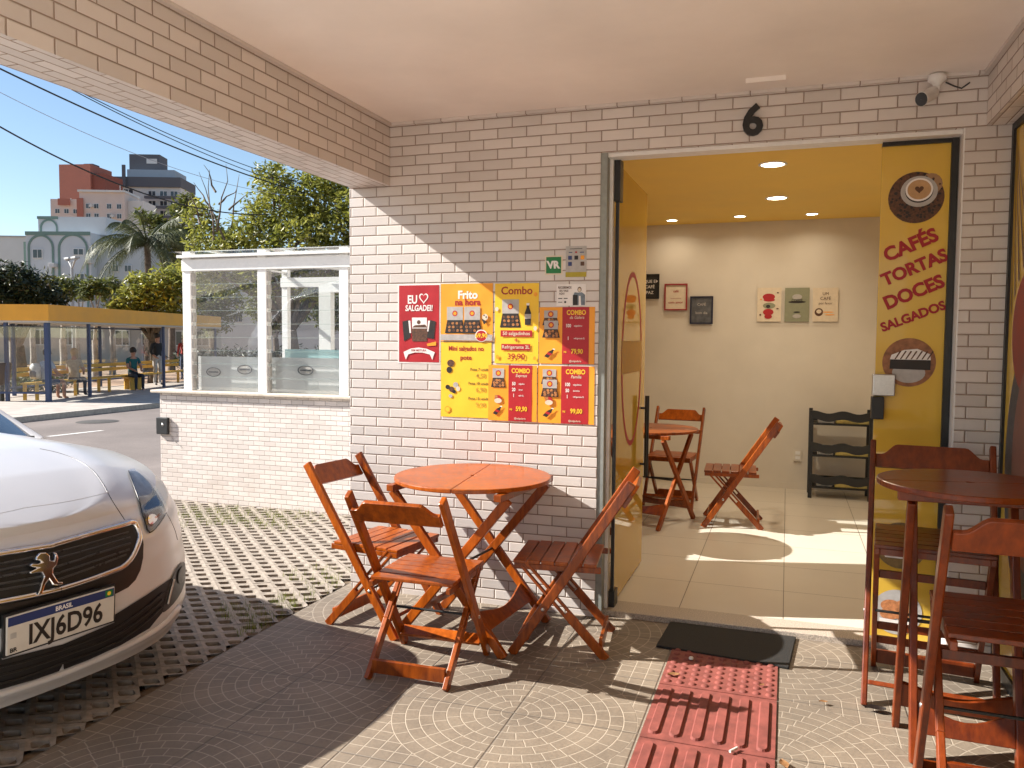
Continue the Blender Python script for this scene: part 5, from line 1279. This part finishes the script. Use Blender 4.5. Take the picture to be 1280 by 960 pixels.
b.block('red_bay', 80, 93, 250, .3, .79, F_RED, 258); b.block('red_strip', 103, 110, 250, -.3, -.01, F_RED, 300)
for x in (112, 121, 135, 146):
    for y in (256, 268, 281): b.window(x, y, x+5.5, y+6.5, 0)
for x in (75, 85, 95):
    for y in (262, 275): b.window(x, y, x+5.5, y+6, .8)
for x, y in ((118, 258), (141, 270), (126, 283)):
    MB().box((b.x(x), -.7, b.z(y+3)), (b.x(x+3), -.003, b.z(y))).build('air_conditioner', F_WHT, b.o)
MB().tube([(b.x(140), 3, b.z(242)), (b.x(140), 3, b.z(228))], .05, 5).build('antenna', F_GREY, b.o)
b = Bld('dark_topped_tower', 'tall white and dark grey tower with a charcoal box on its roof', 185, 165, turn=R(-22)); b.block('wall', 158, 225, 236, 0, 20, F_WHT); b.block('top_floor', 137, 226, 224, -.5, 20, F_DARK, 236); b.block('penthouse', 160, 214, 212, 2, 18, fac('glass_grey', (.30, .36, .42)), 224); b.block('roof_box', 158, 193, 190.5, 4, 14, F_DARK, 212); b.block('wing', 138, 157.9, 236, 1, 18, F_GREY)
mb = MB(); mb.box((b.x(178), 3.9, b.z(202)), (b.x(190), 3.99, b.z(196)), F_WHT); mb.build('roof_panel', None, b.o)
b.block('pier', 161, 165, 210, -.9, -.51, F_DARK, 236)
for y in (240, 252, 264, 276): 
    for x in (188, 201, 213): b.window(x, y, x+9, y+7, 0)
    b.window(160, y-2, 172, y+6, 0)
    b.block('balcony', 187, 224, y+8, -1.6, -.01, F_DARK, y+11)
b = Bld('pale_block', 'pale apartment block behind the trees and the glass enclosure', 300, 70, turn=R(-18)); b.block('wall', 205, 440, 330, 0, 10, F_WHT)
for x in range(215, 430, 26):
    for y in (345, 368, 392): b.window(x, y, x+11, y+11, 0)
b = Bld('low_shop_row', 'long low pale building behind the bus shelter', 110, 47, turn=R(-20)); b.block('wall', -80, 250, 396, 0, 6, fac('shop', (.46, .43, .39))); b.block('eave', -80, 250, 394, -.8, 6, F_GREY, 396.5)
for x in range(-40, 240, 30): b.window(x, 412, x+17, 432, 0)

# ------------------------------------------------------------------ trees
L_YEL = leafmat('leaf_yellow_green', [(.12, .15, .022), (.25, .26, .045), (.46, .42, .10)], .45, .42, 2.2)
L_MID = leafmat('leaf_mid_green', [(.055, .075, .018), (.12, .14, .03), (.25, .24, .055)], .35, .45, 2.0)
L_DARK = leafmat('leaf_dark_green', [(.010, .018, .010), (.025, .040, .016), (.07, .085, .026)], .2, .5, 2.0)
L_PALM = leafmat('palm_frond', [(.030, .040, .016), (.075, .090, .030), (.15, .16, .06)], .25, .5, 3.)
M_BARK = simple('bark', (.13, .10, .075), .9, var=.45, scale=9, bump=.6)
M_BARKL = simple('pale_bark', (.34, .30, .26), .9, var=.3, scale=6, bump=.5)
def crown(clumps, n, size, droop=.25):
    """leaf blades scattered through overlapping clumps of unequal size"""
    mb = MB(); V = []; F = []; tot = sum(r**2 for _, r in clumps)
    for c, r in clumps:
        for _ in range(max(8, int(n*r*r/tot))):
            d = Vector((random.gauss(0, 1), random.gauss(0, 1), random.gauss(0, 1))).normalized(); q = r*(.35+.65*random.random()**.5)*(1+.22*math.sin(d.x*7+c[0]*3)*math.cos(d.z*6+c[2]))
            p = Vector(c)+Vector((d.x*q, d.y*q, d.z*q*.82)); L = size*random.uniform(.6, 1.35); W = L*.42
            ax = Vector((random.gauss(0, 1), random.gauss(0, 1), random.gauss(0, .6)-droop)).normalized(); sd = ax.cross(Vector((random.gauss(0, .5), random.gauss(0, .5), 1))).normalized()
            k = len(V); up = ax.cross(sd)*(L*.10)
            V += [p, p+ax*L*.45+sd*W/2+up, p+ax*L, p+ax*L*.45-sd*W/2+up]; F.append((k, k+1, k+2)); F.append((k, k+2, k+3))
    mb.add(V, F); return mb
def tree(name, label, base, height, clumps, n, size, lm, tr=.14, bark=None, twigs=(), group=None, cat='tree', lean=(0, 0)):
    t = thing(name, label, cat, tuple(base)); bx = Vector(base)
    loc = [(Vector(c)-bx, r) for c, r in clumps]
    crown(loc, n, size).build('crown', lm, t)
    cen = sum((c for c, r in loc), Vector())/len(loc); fork = Vector((cen.x*.35, cen.y*.35, max(.8, cen.z*.45)))
    mb = MB(); mb.tube([(0, 0, -.4), (0, 0, 0), fork*.5+Vector((.05, .0, 0)), fork], [tr*1.35, tr*1.15, tr*.95, tr*.85], 10); mb.build('trunk', bark or M_BARK, t)
    mb = MB()
    for c, r in loc:
        mid = fork.lerp(c, .5)+Vector((random.uniform(-.2, .2), random.uniform(-.2, .2), .1)); mb.tube([fork, mid, c+Vector((0, 0, r*.3))], [tr*.55, tr*.32, tr*.08], 7)
        for _ in range(5):
            d = Vector((random.gauss(0, 1), random.gauss(0, 1), random.gauss(.3, .8))).normalized(); mb.tube([c-d*r*.2, c+d*r*.5, c+d*r*.95], [tr*.16, tr*.09, tr*.02], 5)
    for pts, r in twigs: mb.tube([Vector(p)-bx for p in pts], [r*(1-.85*i/(len(pts)-1)) for i in range(len(pts))], 5)
    mb.build('branch', bark or M_BARK, t); return t
def cl(px, py, D, rpx): p = at(px, py, D); return ((p.x, p.y, p.z), rpx*D/FPX)
D = 19.
tw = []
for (x0, y0, x1, y1) in ((265, 300, 262, 212), (272, 290, 285, 205), (280, 300, 246, 215), (290, 295, 300, 218), (262, 260, 240, 228), (276, 255, 296, 236), (268, 240, 256, 206), (284, 262, 312, 240), (252, 280, 236, 240)):
    q = [tuple(at(x0+(x1-x0)*k/4+random.uniform(-3, 3), y0+(y1-y0)*k/4, D-.3+random.uniform(-.4, .4))) for k in range(5)]; tw.append((q, .028))
tree('broadleaf_tree', 'big yellow-green tree rising behind the glass enclosure and under the beam', tuple(at(372, 432, D).xy)+(G_WALK,), 6, [cl(350, 262, D, 46), cl(395, 250, D+.5, 48), cl(428, 290, D, 44), cl(322, 292, D-.4, 38), cl(372, 305, D-.6, 46), cl(290, 312, D, 32), cl(262, 300, D+.6, 30), cl(340, 222, D+.3, 26), cl(418, 225, D+.6, 32), cl(440, 330, D, 36), cl(330, 345, D, 34), cl(398, 350, D-.3, 36), cl(280, 345, D+.5, 30), cl(250, 268, D+.8, 22), cl(248, 335, D, 26), cl(460, 260, D, 40)], 15500, .155, L_YEL, .15, twigs=tw)
D = 30.
tree('street_tree', 'yellow-green street tree just above the orange shelter roof', tuple(at(190, 432, D).xy)+(-.15,), 4, [cl(185, 362, D, 26), cl(160, 375, D, 22), cl(212, 352, D, 26), cl(222, 378, D, 24), cl(190, 385, D+.5, 26), cl(145, 388, D, 16), cl(230, 345, D+.4, 18), cl(172, 350, D+.2, 14)], 4200, .23, L_YEL, .16)
D = 40.
tree('tall_tree', 'thin-leaved tree in front of the dark-topped tower', tuple(at(214, 432, D).xy)+(-.15,), 7, [cl(205, 290, D, 20), cl(226, 262, D, 16), cl(190, 275, D, 14), cl(236, 250, D, 12), cl(222, 310, D, 20), cl(238, 290, D, 16), cl(178, 268, D+.3, 9)], 2300, .27, L_MID, .17)
D = 25.
tree('round_bush_tree', 'dense dark bushy tree at the far left above the shelter roof', tuple(at(25, 432, D).xy)+(-.15,), 3.4, [cl(22, 352, D, 30), cl(-15, 350, D, 32), cl(48, 362, D, 26), cl(5, 375, D, 30), cl(66, 374, D, 18), cl(35, 385, D, 26), cl(-35, 365, D, 30)], 6500, .19, L_DARK, .18)
for k, (px, D, lab) in enumerate(((-60, 42, 'leafy tree beyond the shelter at the extreme left'), (265, 46, 'dark leafy tree seen through the left pane of the enclosure'), (345, 44, 'dark leafy tree seen through the middle pane of the enclosure'), (415, 48, 'dark leafy tree seen through the right pane of the enclosure'), (475, 40, 'leafy tree hidden mostly by the poster wall'))):
    tree('background_tree', lab, tuple(at(px, 432, D).xy)+(-.15,), 4, [cl(px+dx, y, D, r) for dx, y, r in ((0, 372, 26), (-20, 385, 22), (20, 380, 24), (5, 398, 24), (-12, 360, 16))], 2200, .30, L_MID, .18, group='trees across the square')
# palm
D = 36.; pb = tuple(at(183, 432, D).xy)+(-.15,); pc = at(184, 304, D)
pt = thing('palm_tree', 'feathery palm with drooping fronds before the arched building', 'palm tree', pb)
top_l = pc-Vector(pb); MB().tube([(0, 0, -.3), tuple(top_l*.5+Vector((.12, 0, 0))), tuple(top_l)], [.20, .15, .13], 10).build('trunk', M_BARK, pt)
for k in range(34):
    az = 2*PI*k/34*1.618*4+random.uniform(-.2, .2); el = random.uniform(-.15, 1.15); L = random.uniform(2.7, 3.7); dh = Vector((math.cos(az), math.sin(az), 0)); pts = []
    for i in range(11):
        t = i/10; pts.append(top_l + dh*(L*t*math.cos(el*.6)*(1-.22*t*t)) + Vector((0, 0, L*(math.sin(el)*t - (.55+.3*(1-el/1.2))*t*t*1.0))))
    mb = MB(); mb.tube(pts, [.030*(1-.8*i/10) for i in range(11)], 5); sd = dh.cross(Vector((0, 0, 1)))
    for i in range(1, 44):
        t = i/44; j = min(9, int(t*10)); f = t*10-j; p = pts[j].lerp(pts[j+1], f); tg = (pts[j+1]-pts[j]).normalized(); l = .62*math.sin(PI*min(1, .12+t*.86))+.12
        for s in (-1, 1):
            d = (sd*s*.75 + tg*.55 + Vector((0, 0, -.35-.5*random.random()))).normalized(); w = tg*.022; q = p+d*l+Vector((0, 0, -.12*l))
            mb.add([p-w, p+w, q], [(0, 1, 2)])
    mb.build('frond', L_PALM, pt)
# trunks and planting seen through the shelter glass
for k, (px, D, r) in enumerate(((78, 31, .14), (96, 34, .10), (118, 30, .12), (140, 36, .13), (40, 33, .12), (14, 36, .14))):
    tree('slender_tree', ('pale slender trunk seen through the shelter, %s' % ('just right of the corner post', 'in the middle of the first glazed bay', 'close before the third post', 'right of the third post', 'left of the corner post', 'at the far left edge')[k]), tuple(at(px, 432, D).xy)+(-.2,), 4.5, [cl(px+dx, y, D, rr) for dx, y, rr in ((0, 355, 12), (-9, 366, 10), (10, 362, 10))], 500, .24, L_MID, r, bark=M_BARKL, group='slender trees behind the shelter')
def hedge(label, pxs, D, zt, n, size, lm, w=.5):
    base = at((pxs[0]+pxs[1])/2, 432, D); base.z = -.2; t = thing('hedge', label, 'hedge', tuple(base)); L = []
    a, b2 = at(pxs[0], 432, D), at(pxs[1], 432, D); m_ = int((b2-a).length/.45)+1
    for i in range(m_+1):
        p = a.lerp(b2, i/m_); L.append((Vector((p.x, p.y, -.2+zt*.45+random.uniform(-.06, .06)))-base, zt*.52*random.uniform(.8, 1.15)))
    crown(L, n, size, 0).build('foliage', lm, t)
hedge('low green planting behind the bus shelter bench', (-30, 70), 24.5, .75, 2600, .13, L_MID); hedge('dark hedge across the square seen through the enclosure', (235, 445), 33, 1.5, 4200, .22, L_DARK)
